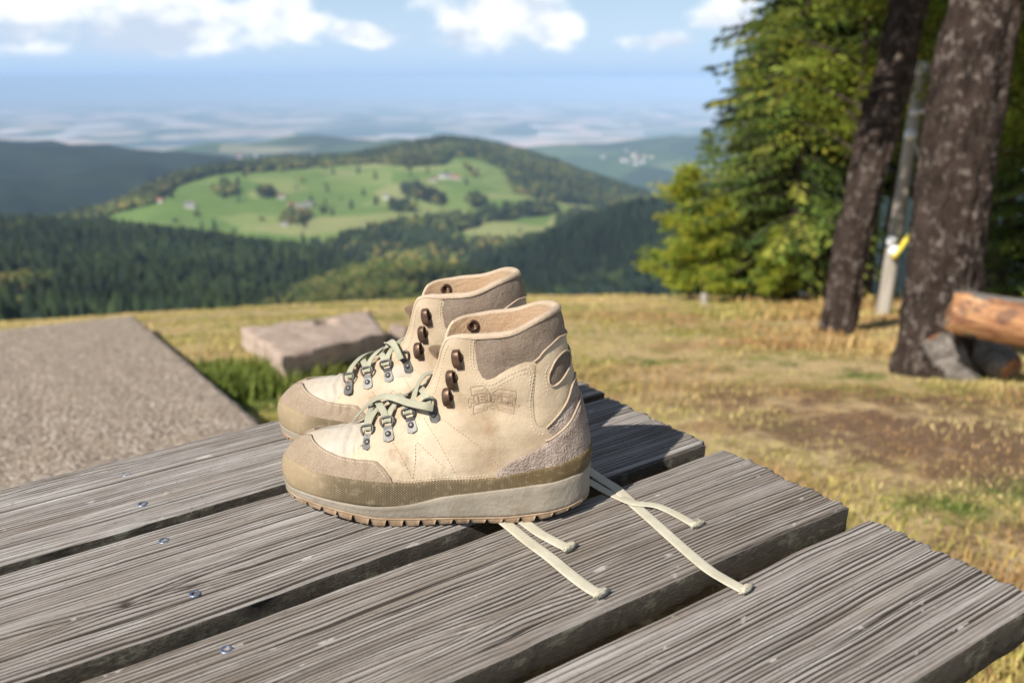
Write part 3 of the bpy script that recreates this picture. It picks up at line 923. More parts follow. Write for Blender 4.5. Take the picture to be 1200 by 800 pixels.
DEEP = 'dark spruces deeper in the wood'
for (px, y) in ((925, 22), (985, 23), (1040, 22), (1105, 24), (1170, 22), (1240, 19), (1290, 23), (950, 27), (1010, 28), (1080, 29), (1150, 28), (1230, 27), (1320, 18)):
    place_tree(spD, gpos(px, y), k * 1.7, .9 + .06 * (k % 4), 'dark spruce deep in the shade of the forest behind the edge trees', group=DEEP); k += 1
place_tree(brA, gpos(808, 17.0), .5, .86, 'small yellow green beech at the left tip of the forest edge', 'beech_tree', 'young beeches at the forest edge')
place_tree(brA, gpos(826, 15.2), 2.5, .62, 'low yellow green beech bush in front of the young spruce', 'beech_tree', 'young beeches at the forest edge')
place_tree(brA, gpos(905, 14.6), 4.1, .42, 'low beech bush right of the tallest spruce stem', 'beech_tree', 'young beeches at the forest edge')
place_tree(brB, gpos(985, 13.2), 1.0, .80, 'yellowing beech whose leaves hang left of the leaning trunk', 'beech_tree', 'young beeches at the forest edge')
place_tree(brB, gpos(1100, 13.0), 2.0, .78, 'yellow green beech seen between the pole and the thick trunk', 'beech_tree', 'young beeches at the forest edge')
place_tree(brB, gpos(1225, 10.5), 3.3, .62, 'dark green beech at the right edge behind the thick trunk', 'beech_tree', 'young beeches at the forest edge')


# the two big foreground spruces: trunk in the picture, crown above it
def big_tree(base_px, top_px, w0, w1, label, seed, y=None, flare=.55, crown=True):
    Bp = ground_hit(*base_px); yb = Bp[1] if y is None else y
    Bp = at(base_px[0], base_px[1], yb); Tp = at(top_px[0], top_px[1], yb + .15)
    d = unit(Tp - Bp); P = np.array([Bp + d * s for s in np.linspace(-.25, 7.5, 150)])
    mpp = yb / F / cp
    H1 = np.linalg.norm(Tp - Bp); ss = np.linspace(-.25, 7.5, 150)
    rr = np.where(ss < H1, w0 * .5 * mpp + (w1 - w0) * .5 * mpp * np.clip(ss / H1, 0, 1), w1 * .5 * mpp * (1 - (ss - H1) / (8.5 - H1) * .8))
    P[:, 0] += .03 * np.sin(ss * 1.7 + seed)
    root = empty('spruce_tree'); root.location = Bp
    tag(root, label, 'tree', 'big spruces beside the meadow')
    V, Fc = limb_trunk(P - Bp, rr, 90, .13, seed, flare)
    parts = [(V, Fc)]; r = np.random.default_rng(seed)
    stubs = []
    for i in range(7):                                 # broken twigs on the visible trunk
        s = .8 + r.random() * 2.0; a = r.random() * 6.283; q = d * s
        stubs.append(tube(np.array([q, q + np.array([math.cos(a), math.sin(a), .1]) * (.28 + .12 * r.random())]), [.014, .006], 5))
    v2, f2 = join(parts + stubs); obj('trunk', v2, f2, BARK, root)
    (cv, cq, cc), W = spruce_crown(8.5, 3.5, 2.3, seed + 3, spray=.34, levels=26, per=9, pal=SG[:3], droop=.22)
    off = np.array([d[0] / d[2], d[1] / d[2], 0]); cv = cv + off * cv[:, 2:3]
    link('crown', fast_mesh('crown', cv, cq, NEEDLE, {'tint': cc}), root)
    wv_, wf_ = join(W); wv_ = wv_ + off * wv_[:, 2:3]; obj('boughs', wv_, wf_, BARK2, root)
    return Bp, d


big_tree((980, 389), (1064, -10), 38, 40, 'leaning dark spruce trunk, left of the two big trunks', 3)
TB, Td = big_tree((1086, 436), (1157, 0), 80, 72, 'thick mottled spruce trunk right of the wooden pole', 8, flare=.85)
# bare root foot beside the thick trunk
# ------------------------------------------------------------------ wooden pole with insulators
PW = simple('weathered_pole', [(.3, (.24, .21, .17)), (.7, (.42, .38, .32))], 8, .9, 60, .8, .004, stretch=(1, 1, .15))
WHITE = simple('white_porcelain', [(0, (.72, .73, .74)), (1, (.82, .82, .82))], 5, .35)
YEL = simple('yellow_plastic', [(0, (.62, .50, .03)), (1, (.72, .60, .06))], 5, .45)
WIRE = simple('grey_wire', [(0, (.3, .32, .33)), (1, (.5, .52, .52))], 30, .5, metal=.6)
yp = ground_hit(1034, 368)[1]
p0 = at(1034, 372, yp); p1 = at(1082, 72, yp + .1)
pr = empty('wooden_pole'); pr.location = p0; tag(pr, 'slim weathered wooden pole with white insulators between the two big trunks', 'pole')
pd = p1 - p0; mp = yp / F / cp
V, Fc = limb_trunk(np.array([pd * s for s in np.linspace(-.05, 1, 30)]), np.linspace(8.5, 7.0, 30) * mp, 14, .03, 2); obj('shaft', V, Fc, PW, pr)


def on_pole(px, py, fwd=-.05): return at(px, py, yp + fwd) - p0


def insul(px, py, r, axis=(0, -1, 0)):
    c = on_pole(px, py, -.08); v, f = lathe([(.25 * r, -.9 * r), (.8 * r, -.8 * r), (r, -.35 * r), (.6 * r, -.1 * r), (.62 * r, .1 * r), (r, .35 * r), (.8 * r, .8 * r), (.25 * r, .9 * r)], 14, axis, c)
    return obj('insulator', v, f, WHITE, pr)


insul(1079, 80, 7.5 * mp, (.2, -.3, 1)); insul(1092, 133, 5 * mp, (1, -.3, .1)); insul(1084, 130, 4 * mp, (1, -.3, .3)); insul(1067, 158, 6.5 * mp, (.1, -1, .4)); insul(1072, 132, 4 * mp, (1, 0, 0)); insul(1045, 282, 5.5 * mp, (.1, -.5, 1)); insul(1048, 294, 6.5 * mp, (.1, -1, .4))
v, f = tube(smooth_path([on_pole(1046, 302, -.12), on_pole(1054, 293, -.13), on_pole(1062, 281, -.13), on_pole(1069, 271, -.12)], 10), 3.0 * mp, 10); obj('gate_handle', v, f, YEL, pr)
v, f = tube(smooth_path([on_pole(1068, 158, -.1), on_pole(1078, 190, -.12), on_pole(1074, 230, -.12), on_pole(1068, 272, -.12)], 16), 1.5 * mp, 6); obj('wire', v, f, WIRE, pr)
v, f = tube(smooth_path([on_pole(1066, 133, -.06), on_pole(1080, 131, -.09), on_pole(1094, 136, -.06)], 8), 2.0 * mp, 6); obj('bracket', v, f, WHITE, pr)
# stakes
for (bx, by, tx, ty, w, lab) in ((968, 338, 976, 280, 15, 'short grey fence stake left of the leaning trunk'), (826, 357, 825, 344, 9, 'low grey stub at the foot of the forest edge')):
    g = ground_hit(bx, by); tp = at(tx, ty, g[1]); mm = g[1] / F / cp
    st = empty('wooden_stake'); st.location = g; tag(st, lab, 'stake')
    V, Fc = limb_trunk(np.array([(tp - g) * s for s in np.linspace(-.1, 1, 8)]), np.full(8, w * .5 * mm), 10, .08, 3); obj('post', V, Fc, PW, st)


# ------------------------------------------------------------------ split log lying by the thick trunk
def log_mat():
    m, t, b = new_mat('orange_split_wood'); co = objco(t)
    v = scaled(t, co, (1, .18, .18)); v = scaled(t, co, (.22, 1, 1))
    n = noise(t, v, 14, 6, .65, .5); n2 = noise(t, co, 5, 4, .6)
    c = ramp(t, n, [(.28, (.05, .024, .016)), (.42, (.24, .10, .045)), (.55, (.46, .235, .10)), (.75, (.62, .45, .30))])
    c = mixc(t, mth(t, 'MULTIPLY', sstep(t, n2, .55, .66), .7), c, (.10, .05, .04))
    t.links.new(c, b.inputs['Base Color']); b.inputs['Roughness'].default_value = .8
    bump(t, b, n, 1.0, .02); return m


LOGW = log_mat(); LOGB = bark_mat('log_bark', (.10, .085, .07), (.26, .23, .20), (.42, .38, .33), 12)
yl = TB[1] - .55


def log(a, b_, r0, r1, name, label, seed, cut=None, ends=True):
    """log along a->b; its camera-side face is split open, the rest keeps its bark."""
    a = np.asarray(a); b_ = np.asarray(b_); ax = unit(b_ - a); L = np.linalg.norm(b_ - a)
    root = empty(name); Mx = np.eye(4); side = unit(np.cross((0, 0, 1.0), ax)); upv = np.cross(ax, side)
    Mx[:3, 0] = ax; Mx[:3, 1] = side; Mx[:3, 2] = upv; Mx[:3, 3] = a; root.matrix_world = Matrix(Mx.tolist())
    n, m = 26, 28; th = np.arange(m) * 2 * math.pi / m; V = []
    for i in range(n):
        f = i / (n - 1); r = r0 + (r1 - r0) * f
        rr = r * (1 + .08 * fbm(np.cos(th) * 2 + f * 5, np.sin(th) * 2 + f * 3, seed, 4))
        if i in (0, n - 1): rr = rr * .86
        y = np.cos(th) * rr; z = np.sin(th) * rr
        lim = cut * r * (1 + .12 * fbm(f * 7 + z * 9, z * 14, seed + 2, 3))
        y = np.maximum(y, -lim)
        xx = f * L + (-.02 if i == 0 else 0) + .02 * fbm(y * 20, z * 20, seed + 6, 2) * (i in (0, n - 1))
        V.append(np.column_stack([xx + 0 * y, y, z]))
    V = np.concatenate(V); Fc = []; mi = []
    for i in range(n - 1):
        for k_ in range(m):
            Fc.append((i * m + k_, i * m + (k_ + 1) % m, (i + 1) * m + (k_ + 1) % m, (i + 1) * m + k_))
            mi.append(0 if math.cos(th[k_] + math.pi / m) < -min(cut, 1.0) * .42 + .25 * vnoise(np.array(i * .4), np.array(k_ * .5), seed + 9) else 1)
    Fc.append(tuple(range(m))[::-1]); mi.append(0); Fc.append(tuple((n - 1) * m + k_ for k_ in range(m))); mi.append(0)
    tag(root, label, 'log')
    wood_f = [q for q, x in zip(Fc, mi) if x == 0]; bark_f = [q for q, x in zip(Fc, mi) if x == 1]
    obj('split_wood', V, wood_f, LOGW, root); obj('bark', V, bark_f, LOGB, root)
    return root


log(at(1118, 363, yl), at(1330, 405, yl - .35), 26 * yl / F / cp, 27 * yl / F / cp, 'split_log', 'orange split log resting at the foot of the thick trunk', 4, 1.3)
g1 = ground_hit(1168, 448)
log(at(1182, 434, g1[1] + .05), at(1120, 388, g1[1] + .5), 21 * yl / F / cp, 27 * yl / F / cp, 'log_piece', 'short grey log piece propping up the orange split log', 6, .9)
log(at(1128, 452, yl + .3), at(1095, 392, yl + .4), 24 * yl / F / cp, 20 * yl / F / cp, 'stump', 'grey root stump between the thick trunk and the log', 9, .95)


# ------------------------------------------------------------------ grass
def grass(name, label, n, y0, y1, px0, px1, hgt, seed, pal, keep, wid=.0036):
    r = np.random.default_rng(seed)
    y = y0 * (y1 / y0) ** r.random(n); px = px0 + (px1 - px0) * r.random(n)
    x = (px - 600) / F * y / cp * 1.0
    P = np.column_stack([x, y, gz(x, y)])
    ok = keep(P, r); P = P[ok]; n = len(P)
    a = r.random(n) * 6.283; h = hgt * (.4 + .9 * r.random(n)) * (.7 + .5 * fbm(P[:, 0] * .9, P[:, 1] * .9, seed + 2, 2))
    h = np.maximum(h, .02)
    lean = h[:, None] * (.2 + .7 * r.random((n, 1))); d = np.column_stack([np.cos(a), np.sin(a)]); s = np.column_stack([-d[:, 1], d[:, 0]]) * (wid * (.6 + .8 * r.random((n, 1))) * np.maximum(1, y[ok][:, None] / 5))
    z0 = P[:, 2] - .01
    b0 = np.column_stack([P[:, :2] - s, z0]); b1 = np.column_stack([P[:, :2] + s, z0])
    m0 = np.column_stack([P[:, :2] + d * lean * .4 - s * .8, z0 + h * .65]); m1 = np.column_stack([P[:, :2] + d * lean * .4 + s * .8, z0 + h * .65])
    tp = np.column_stack([P[:, :2] + d * lean, z0 + h])
    V = np.stack([b0, b1, m1, m0, tp], 1).reshape(-1, 3); i = np.arange(n)[:, None] * 5
    T = np.concatenate([i + [0, 1, 2], i + [0, 2, 3], i + [3, 2, 4]])
    g = fbm(P[:, 0] * .8 + 3, P[:, 1] * .8, seed + 9, 3)
    pal = np.array(pal); w = np.clip(.5 + g * .8 + r.normal(size=n) * .3, 0, 1)[:, None]
    C = pal[0] * (1 - w) + pal[1] * w
    lw = np.clip(soil_at(P[:, 0], P[:, 1], LUSHW) * 1.5 - .35 + .3 * r.normal(size=n), 0, 1)[:, None]
    ru = np.clip(fbm(P[:, 0] * 1.1 + 7, P[:, 1] * 1.1, seed + 31, 3) * 1.6 + .15 * r.normal(size=n), 0, 1)[:, None] * np.clip((proj(P)[0] - 560) / 260, .15, 1)[:, None]
    C = C * (1 - ru) + np.array([.50, .29, .13]) * ru
    C = (C * (1 - lw) + np.array([.14, .19, .04]) * lw) * (.7 + .6 * r.random((n, 1)))
    o = link(name, fast_mesh(name, V, T, LEAF, {'tint': np.repeat(C, 5, 0)})); tag(o, label, 'grass', kind='stuff'); return o


STRAW, GREEN = (.76, .58, .29), (.50, .45, .125)
qx, qy = np.array([q0, q0 + far * 2.6, q0 + near * L1 + far * 2.6, q0 + near * L1])[:, :2].T


def off_slab(P): return ~inpoly(P[:, 0], P[:, 1], list(zip(qx, qy)))


grass('grass', 'short dry and green meadow grass around table and trees', 170000, 1.7, 24, -80, 1280, .045, 1, (STRAW, GREEN), lambda P, r: (r.random(len(P)) > soil_at(P[:, 0], P[:, 1]) * 1.02 + .25 * fbm(P[:, 0] * 2.2, P[:, 1] * 2.2, 4, 3)) & off_slab(P))
grass('tall_grass', 'tall straw coloured grass at the feet of the big trunks', 11000, 6.8, 16, 830, 1120, .16, 2, ((.62, .43, .19), (.50, .31, .12)), lambda P, r: r.random(len(P)) < .95 * np.clip((proj(P)[0] - 830) / 170, .0, 1) * np.clip((P[:, 1] - 6.8) / 2.5, 0, 1) * np.clip(.55 + 1.3 * fbm(P[:, 0] * 1.3, P[:, 1] * 1.3, 5, 2), 0, 1), .005)
cA, cB = ground_hit(275, 452), ground_hit(425, 425)
grass('green_tuft', 'lush green weeds between the concrete slab and the block', 16000, 2.6, 8, 180, 520, .16, 3, ((.10, .15, .03), (.22, .25, .055)),
      lambda P, r: ((np.hypot(P[:, 0] - cA[0], P[:, 1] - cA[1]) < .75) | (np.hypot(P[:, 0] - cB[0], P[:, 1] - cB[1]) < .55)) & off_slab(P), .007)

# ------------------------------------------------------------------ picnic table (slightly out of level)
D1 = np.array([0.81895407, 0.57166748, 0.05010513]); D2 = np.array([0.57379252, -0.81706149, -0.05632646]); NT = np.array([-0.00873897, -0.07487873, 0.99715435])
HT = 0.48


def tw(a, b, h=0.0): return CAM + a * D1 + b * D2 + (h - HT) * NT      # table coordinates -> world


def tab(px, py, h=0.0):
    r = ray(px, py); X = r * (-(HT - h) / (NT @ r)); return np.array([X @ D1, X @ D2, h])


TM = np.eye(4); TM[:3, 0] = D1; TM[:3, 1] = -D2; TM[:3, 2] = NT; TM[:3, 3] = CAM - HT * NT
table = empty('picnic_table', TM)
tag(table, 'weathered grey wooden picnic table of wide grooved planks', 'table')


def wood_mat():
    m, t, b = new_mat('weathered_plank_top'); co = objco(t)
    g = nd(t, 'ShaderNodeAttribute', attribute_name='groove').outputs['Fac']
    v = scaled(t, co, (.9, 22, 1)); v2 = scaled(t, co, (5, 130, 30)); v3 = scaled(t, co, (1.4, 7, 1))
    n1 = noise(t, v, 5, 5, .6, .2); n2 = noise(t, v2, 6, 4, .65); n3 = noise(t, v3, 3.2, 4, .6); n4 = noise(t, co, 160, 3, .6)
    ridge = ramp(t, n1, [(.25, (.20, .172, .148)), (.5, (.335, .31, .285)), (.72, (.53, .51, .485))])
    ridge = mixc(t, mth(t, 'MULTIPLY', sstep(t, n3, .50, .68), .4), ridge, (.19, .135, .085))
    tone = nd(t, 'ShaderNodeAttribute', attribute_name='tone').outputs['Fac']
    ridge = mixc(t, tone, ridge, (.20, .155, .11))
    n5 = noise(t, scaled(t, co, (2.2, 330, 60)), 2.0, 4, .7)
    ridge = mixc(t, mth(t, 'MULTIPLY', sstep(t, n5, .42, .62), .62), ridge, mixc(t, 1.0, ridge, (.42, .38, .34), 'MULTIPLY'))
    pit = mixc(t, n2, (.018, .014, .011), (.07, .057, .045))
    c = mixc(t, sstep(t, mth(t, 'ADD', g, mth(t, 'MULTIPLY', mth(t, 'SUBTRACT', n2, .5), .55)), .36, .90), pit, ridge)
    c = mixc(t, mth(t, 'MULTIPLY', sstep(t, n4, .60, .70), .35), c, (.09, .08, .07))
    sp_ = noise(t, scaled(t, co, (14, 40, 14)), 1.6, 4, .6)          # pale lichen flecks and worn spots
    c = mixc(t, mth(t, 'MULTIPLY', sstep(t, sp_, .655, .70), .65), c, (.48, .45, .41))
    t.links.new(c, b.inputs['Base Color']); b.inputs['Roughness'].default_value = .78; b.inputs['Specular IOR Level'].default_value = .3
    h = mth(t, 'ADD', mth(t, 'MULTIPLY', n2, .8), mth(t, 'MULTIPLY', n4, .35))
    bump(t, b, h, .9, .0012)
    return m


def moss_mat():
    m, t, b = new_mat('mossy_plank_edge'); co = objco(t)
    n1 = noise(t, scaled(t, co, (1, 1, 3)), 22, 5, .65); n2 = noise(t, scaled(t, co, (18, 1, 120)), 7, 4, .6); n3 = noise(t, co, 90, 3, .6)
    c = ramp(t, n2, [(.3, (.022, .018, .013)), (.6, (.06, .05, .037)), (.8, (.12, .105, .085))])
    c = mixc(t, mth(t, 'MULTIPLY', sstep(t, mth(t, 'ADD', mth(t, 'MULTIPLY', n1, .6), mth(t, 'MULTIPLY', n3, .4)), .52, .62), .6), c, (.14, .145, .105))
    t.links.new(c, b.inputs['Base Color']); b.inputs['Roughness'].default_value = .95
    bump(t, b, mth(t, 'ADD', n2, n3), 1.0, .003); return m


WOOD, MOSS = wood_mat(), moss_mat()
KNOTS = [tab(147, 706)[:2], tab(610, 715)[:2], tab(62, 560)[:2]]
PLANKS = [(-1.075, -.913), (-.893, -.7255), (-.6985, -.537), (-.507, -.3385)]
A0, A1, TH = -1.05, .775, .042


def grain(a, b, seed):
    """ridge height 0..1 of a weathered board: long wandering growth rings."""
    w = b + .004 * vnoise(a * 1.3, b * 3, seed) + .0012 * vnoise(a * 4, b * 20, seed + 1) + .010 * (a * .05)
    for ka, kb in KNOTS:
        da, db = (a - ka), (b - kb); rr = (da / .075) ** 2 + (db / .020) ** 2
        w = w + .0085 * np.sign(db) * np.exp(-rr)
    sc = 1 + .35 * vnoise(a * 0 + .3, w * 9, seed + 2)
    q = w / .0043 + .55 * vnoise(a * .5, w / .013, seed + 3) + .28 * vnoise(a * 1.4, w / .005, seed + 4)
    v = np.abs(np.sin(np.pi * q)); v = np.clip((v - .12) / .72, 0, 1) ** 1.1                  # one open groove per growth ring
    dep = np.clip(.74 + .55 * vnoise(a * 1.1, q * .9 + 7, seed + 5) + .35 * vnoise(a * 4.5, q * 1.1, seed + 8), .08, 1)
    g = 1 - dep * (1 - v)
    g = g * (.86 + .14 * np.clip(np.abs(vnoise(a * 3, q * 2.6, seed + 6)) / .4, 0, 1)) + .14 * vnoise(a * .9, q * .22, seed + 7) * sc
    return np.clip(g, 0, 1)


def plank(b0, b1, seed):
    na, nb = 300, 236
    aa = np.linspace(A0, A1, na); aa = A0 + (A1 - A0) * (1 - (1 - np.linspace(0, 1, na)) ** 1.25)
    bb = np.linspace(b0, b1, nb)
    A, B = np.meshgrid(aa, bb, indexing='ij')
    a1 = A1 + .004 * math.sin(seed * 2.1)
    # wavering long edges, rounded arrises, ragged end
    e0 = .0022 * fbm(A * 6, 0 * A, seed + 20, 4); e1 = .0022 * fbm(A * 6, 0 * A, seed + 30, 4)
    f = (B - b0) / (b1 - b0); Bw = B + e0 * (1 - f) + e1 * f
    endw = np.clip((A - (A1 - .02)) / .02, 0, 1)
    Aw = A + endw * (.0035 * vnoise(B * 110, 0 * B, seed + 40) + .003 * vnoise(B * 420, 0 * B, seed + 41)) + (a1 - A1) * endw
    G = grain(A, B, seed)
    edge = np.minimum(B - b0, b1 - B); arr = np.clip(1 - edge / .0055, 0, 1) ** 2
    eend = np.clip(1 - (A1 - A) / .006, 0, 1) ** 2
    cup = .0015 * (2 * f - 1) ** 2
    Z = (G - 1) * .0019 - .0045 * arr - .003 * eend + .0006 * fbm(A * 12, B * 40, seed + 50, 3) - cup * 0
    rr_ = np.random.default_rng(seed)
    for _ in range(7):                                   # drying cracks along the grain
        cb = b0 + (b1 - b0) * (.08 + .84 * rr_.random()); ca = A0 + (A1 - A0) * rr_.random(); cl_ = .06 + .22 * rr_.random()
        path = cb + .0035 * vnoise(A * 7, 0 * A, seed + 90 + _); lon = np.clip(1 - np.abs(A - ca) / cl_, 0, 1) ** .5
        cr = np.exp(-((B - path) / (.0009 * (.4 + lon))) ** 2) * (lon > 0) * lon
        Z -= .0028 * cr; G = G * (1 - .95 * cr)
    for ka, kb in KNOTS[:1]:
        rr = ((A - ka) / .006) ** 2 + ((B - kb) / .004) ** 2; Z -= .003 * np.exp(-rr); G = G * (1 - .9 * np.exp(-rr))
    V = [np.stack([Aw, -Bw, Z], -1).reshape(-1, 3)]; Fc = grid_faces(na, nb, flip=True); mi = [0] * len(Fc); gr = [G.ravel()]
    n0 = na * nb
    # sides and underside
    ring = [i * nb for i in range(na)] + [(na - 1) * nb + j for j in range(1, nb)] + [i * nb + nb - 1 for i in range(na - 2, -1, -1)] + [j for j in range(nb - 2, 0, -1)]
    top = V[0][ring]; m = len(ring)
    for lv, zz in ((1, -.006), (2, -TH * .5), (3, -TH + .004), (4, -TH)):
        q = top.copy(); cen = np.array([0, -(b0 + b1) / 2, 0])
        wob = .0016 * fbm(top[:, 0] * 25 + lv * 7, top[:, 1] * 25, seed + 60, 3)
        ins = {1: .0008, 2: 0.0, 3: -.0005, 4: -.004}[lv]
        sgn = np.sign(q[:, 1] - cen[1]); q[:, 1] += sgn * (ins + wob); q[:, 2] = zz + .0008 * fbm(top[:, 0] * 9, top[:, 1] * 9 + lv, seed + 70, 2)
        V.append(q); gr.append(np.full(m, .3))
    for lv in range(4):
        for k_ in range(m):
            k2 = (k_ + 1) % m
            a_, b_ = (ring[k_], ring[k2]) if lv == 0 else (n0 + (lv - 1) * m + k_, n0 + (lv - 1) * m + k2)
            Fc.append((a_, b_, n0 + lv * m + k2, n0 + lv * m + k_)); mi.append(1)
    Fc.append(tuple(n0 + 3 * m + k_ for k_ in range(m))); mi.append(1)
    return obj('plank', np.concatenate(V), Fc, [WOOD, MOSS], table, attrs={'groove': np.concatenate(gr), 'tone': np.full(sum(len(q) for q in gr), {3: .04, 14: .20, 25: .38, 36: .22}[seed])}, midx=mi)


PL = [plank(b0, b1, 3 + 11 * i) for i, (b0, b1) in enumerate(PLANKS)]
STEEL = simple('blued_screw_steel', [(0, (.20, .24, .32)), (1, (.38, .43, .52))], 200, .38, metal=.85)
STEEL_D = simple('screw_recess', [(0, (.01, .01, .012)), (1, (.02, .02, .022))], 100, .6)
SC = [(0, tab(148, 555)), (0, tab(167, 590)), (1, tab(192, 633)), (1, tab(228, 695)), (2, tab(265, 760)), (2, np.array([.186, -.575, 0])), (3, np.array([.184, -.47, 0])), (3, np.array([.182, -.38, 0]))]
SC += [(i, p + np.array([-.82, 0, 0])) for i, p in SC]
for i, p in SC:
    c = np.array([p[0], -p[1], -.0003])
    v, f = lathe([(.0005, -.004), (.0046, -.0025), (.0052, .0002), (.0047, .0007), (.0026, .0005), (.0023, -.0014), (.0002, -.0015)], 18, (0, 0, 1), c)
    obj('screw', v, f, [STEEL, STEEL_D], PL[i], midx=[1 if (4 * 18 <= q < 6 * 18 or q == len(f) - 1) else 0 for q in range(len(f))])
FRAME = simple('table_frame_wood', [(.3, (.06, .05, .04)), (.7, (.16, .14, .12))], 9, .9, 40, .8, .004, stretch=(.3, 2, 2))
for a in (.2, -.62):
    v, f = box((a, .707, -TH - .036), (.09, .70, .068)); obj('batten', v, f, FRAME, table, smooth=False)
    for s in (0, 1):
        bt = .707 + (.24 if s else -.24); bb_ = .707 + (.36 if s else -.36); a2 = a - .0
        Mx = np.array([(a2 - .11, bt, -TH - .008), (a2 - .11, bb_, -.95)])
        d = Mx[1] - Mx[0]; w = np.array([.022, 0, 0]); e = np.array([0, .045, 0])
        VV = [Mx[q] + sx * w + sy * e for q in (0, 1) for sx in (-1, 1) for sy in (-1, 1)]
        obj('leg', VV, [(0, 1, 3, 2), (4, 6, 7, 5), (0, 4, 5, 1), (2, 3, 7, 6), (0, 2, 6, 4), (1, 5, 7, 3)], FRAME, table, smooth=False)

# ------------------------------------------------------------------ hiking boots
ST = np.array([
 [(301,0,27),(308,0,42),(299,0,63),(279,0,73)],[(291,22,27),(297,25,44),(286,20,67),(268,0,77)],[(269,37,26),(273,42,46),(263,30,75),(252,0,80)],
 [(236,47,23),(238,52,48),(233,34,81),(230,0,84)],[(205,51,21),(205,55,50),(203,40,86),(207,10,95)],[(172,49,21),(170,52,50),(166,38,90),(178,13,110)],
 [(140,46,26),(136,48,58),(141,38,98),(158,16,127)],[(108,43,30),(102,45,68),(119,40,122),(147,19,150)],[(82,41,33),(74,44,78),(104,40,140),(135,26,184)],
 [(60,39,36),(51,42,82),(84,37,142),(105,37,190)],[(40,36,38),(30,39,82),(58,34,142),(75,38,194)],[(22,28,41),(12,30,82),(39,27,142),(51,29,204)],
 [(9,16,43),(1,18,82),(27,15,142),(37,15,208)],[(4,0,44),(-4,0,82),(21,0,140),(31,0,208)]], float) / 1000
MED = ST[1:13][::-1].copy(); MED[:, :, 1] *= -0.93
ALLS = np.concatenate([ST, MED]); NS = len(ALLS)
K2 = float(NS)


def S(k, t):
    k = np.asarray(k, float); t = np.asarray(t, float); k, t = np.broadcast_arrays(k, t)
    i = np.floor(k).astype(int); w = (k - i)[..., None, None]
    p0, p1, p2, p3 = [ALLS[(i + j) % NS] for j in (-1, 0, 1, 2)]
    c = .5 * ((2 * p1) + (-p0 + p2) * w + (2 * p0 - 5 * p1 + 4 * p2 - p3) * w ** 2 + (-p0 + 3 * p1 - 3 * p2 + p3) * w ** 3)
    t = t[..., None]
    X = (1 - t) ** 3 * c[..., 0, :] + 3 * (1 - t) ** 2 * t * c[..., 1, :] + 3 * (1 - t) * t * t * c[..., 2, :] + t ** 3 * c[..., 3, :]
    return X


def SN(k, t):
    k = np.asarray(k, float); t = np.asarray(t, float); k, t = np.broadcast_arrays(k, t)
    du = S(k + .02, t) - S(k - .02, t); dv = S(k, np.minimum(t + .008, 1)) - S(k, np.maximum(t - .008, 0))
    n = np.cross(du, dv); return n / np.maximum(np.linalg.norm(n, axis=-1, keepdims=True), 1e-12)


def wrinkle(k, t, seed):
    """worn creases of the leather (flex folds over the ball, slouch at the ankle), metres."""
    X = S(k, t)
    ball = np.exp(-((X[..., 0] - .222) / .020) ** 2) * np.clip((X[..., 2] - .05) / .02, 0, 1)
    w = .0016 * ball * np.sin(X[..., 0] * 620 + 2.5 * vnoise(X[..., 1] * 60, X[..., 2] * 40, seed))
    ank = np.exp(-((X[..., 2] - .118) / .012) ** 2) * np.clip(1 - np.abs(X[..., 0] - .09) / .06, 0, 1)
    w = w - .0036 * ank
    w = w + .0010 * fbm(X[..., 0] * 45, X[..., 2] * 45 + X[..., 1] * 20, seed + 3, 3)
    return w


def SP(k, t, off, seed=5):
    k = np.asarray(k, float); t = np.asarray(t, float); k, t = np.broadcast_arrays(k, t)
    o = np.asarray(off, float) + wrinkle(k, t, seed) * np.clip((1 - t) * 14, 0, 1)
    return S(k, t) + SN(k, t) * o[..., None]


# --- materials
def leather(name, stops, scale, dirt, rough=.62, bscale=420, bd=.0006, nap=0.0):
    m, t, b = new_mat(name); co = objco(t)
    n = noise(t, co, scale, 6, .62, .3); n2 = noise(t, co, 38, 5, .65); n3 = noise(t, co, bscale, 3, .6); n4 = noise(t, co, 130, 4, .65)
    c = ramp(t, n, stops)
    c = mixc(t, mth(t, 'MULTIPLY', sstep(t, n2, .52, .72), dirt[0]), c, dirt[1])
    z_ = nd(t, 'ShaderNodeSeparateXYZ', ins={0: co}).outputs[2]                       # trail dust and mud low on the boot
    grime = mth(t, 'MULTIPLY', sstep(t, mth(t, 'SUBTRACT', mth(t, 'ADD', .085, mth(t, 'MULTIPLY', mth(t, 'SUBTRACT', n2, .5), .09)), z_), 0.0, .05), sstep(t, n4, .36, .62))
    c = mixc(t, mth(t, 'MULTIPLY', grime, .42), c, (.235, .165, .10))
    if nap: c = mixc(t, mth(t, 'MULTIPLY', sstep(t, n3, .42, .62), nap), c, tuple(min(1, x * 1.9) for x in stops[-1][1]))
    t.links.new(c, b.inputs['Base Color']); b.inputs['Roughness'].default_value = rough; b.inputs['Specular IOR Level'].default_value = .32
    cr = noise(t, scaled(t, co, (1.3, 1, .6)), 120, 5, .6, .6)
    crease = sstep(t, mth(t, 'ABSOLUTE', mth(t, 'SUBTRACT', cr, .5)), 0.0, .045)      # fine wear lines
    c2 = mixc(t, mth(t, 'MULTIPLY', mth(t, 'SUBTRACT', 1.0, crease), mth(t, 'MULTIPLY', sstep(t, n2, .40, .65), .10)), c, tuple(x * .55 for x in stops[0][1]))
    t.links.new(c2, b.inputs['Base Color'])
    bump(t, b, mth(t, 'ADD', mth(t, 'ADD', mth(t, 'MULTIPLY', n3, .6), mth(t, 'MULTIPLY', n4, 1.2)), mth(t, 'MULTIPLY', crease, .06)), 1.0, bd * 1.5)
    return m


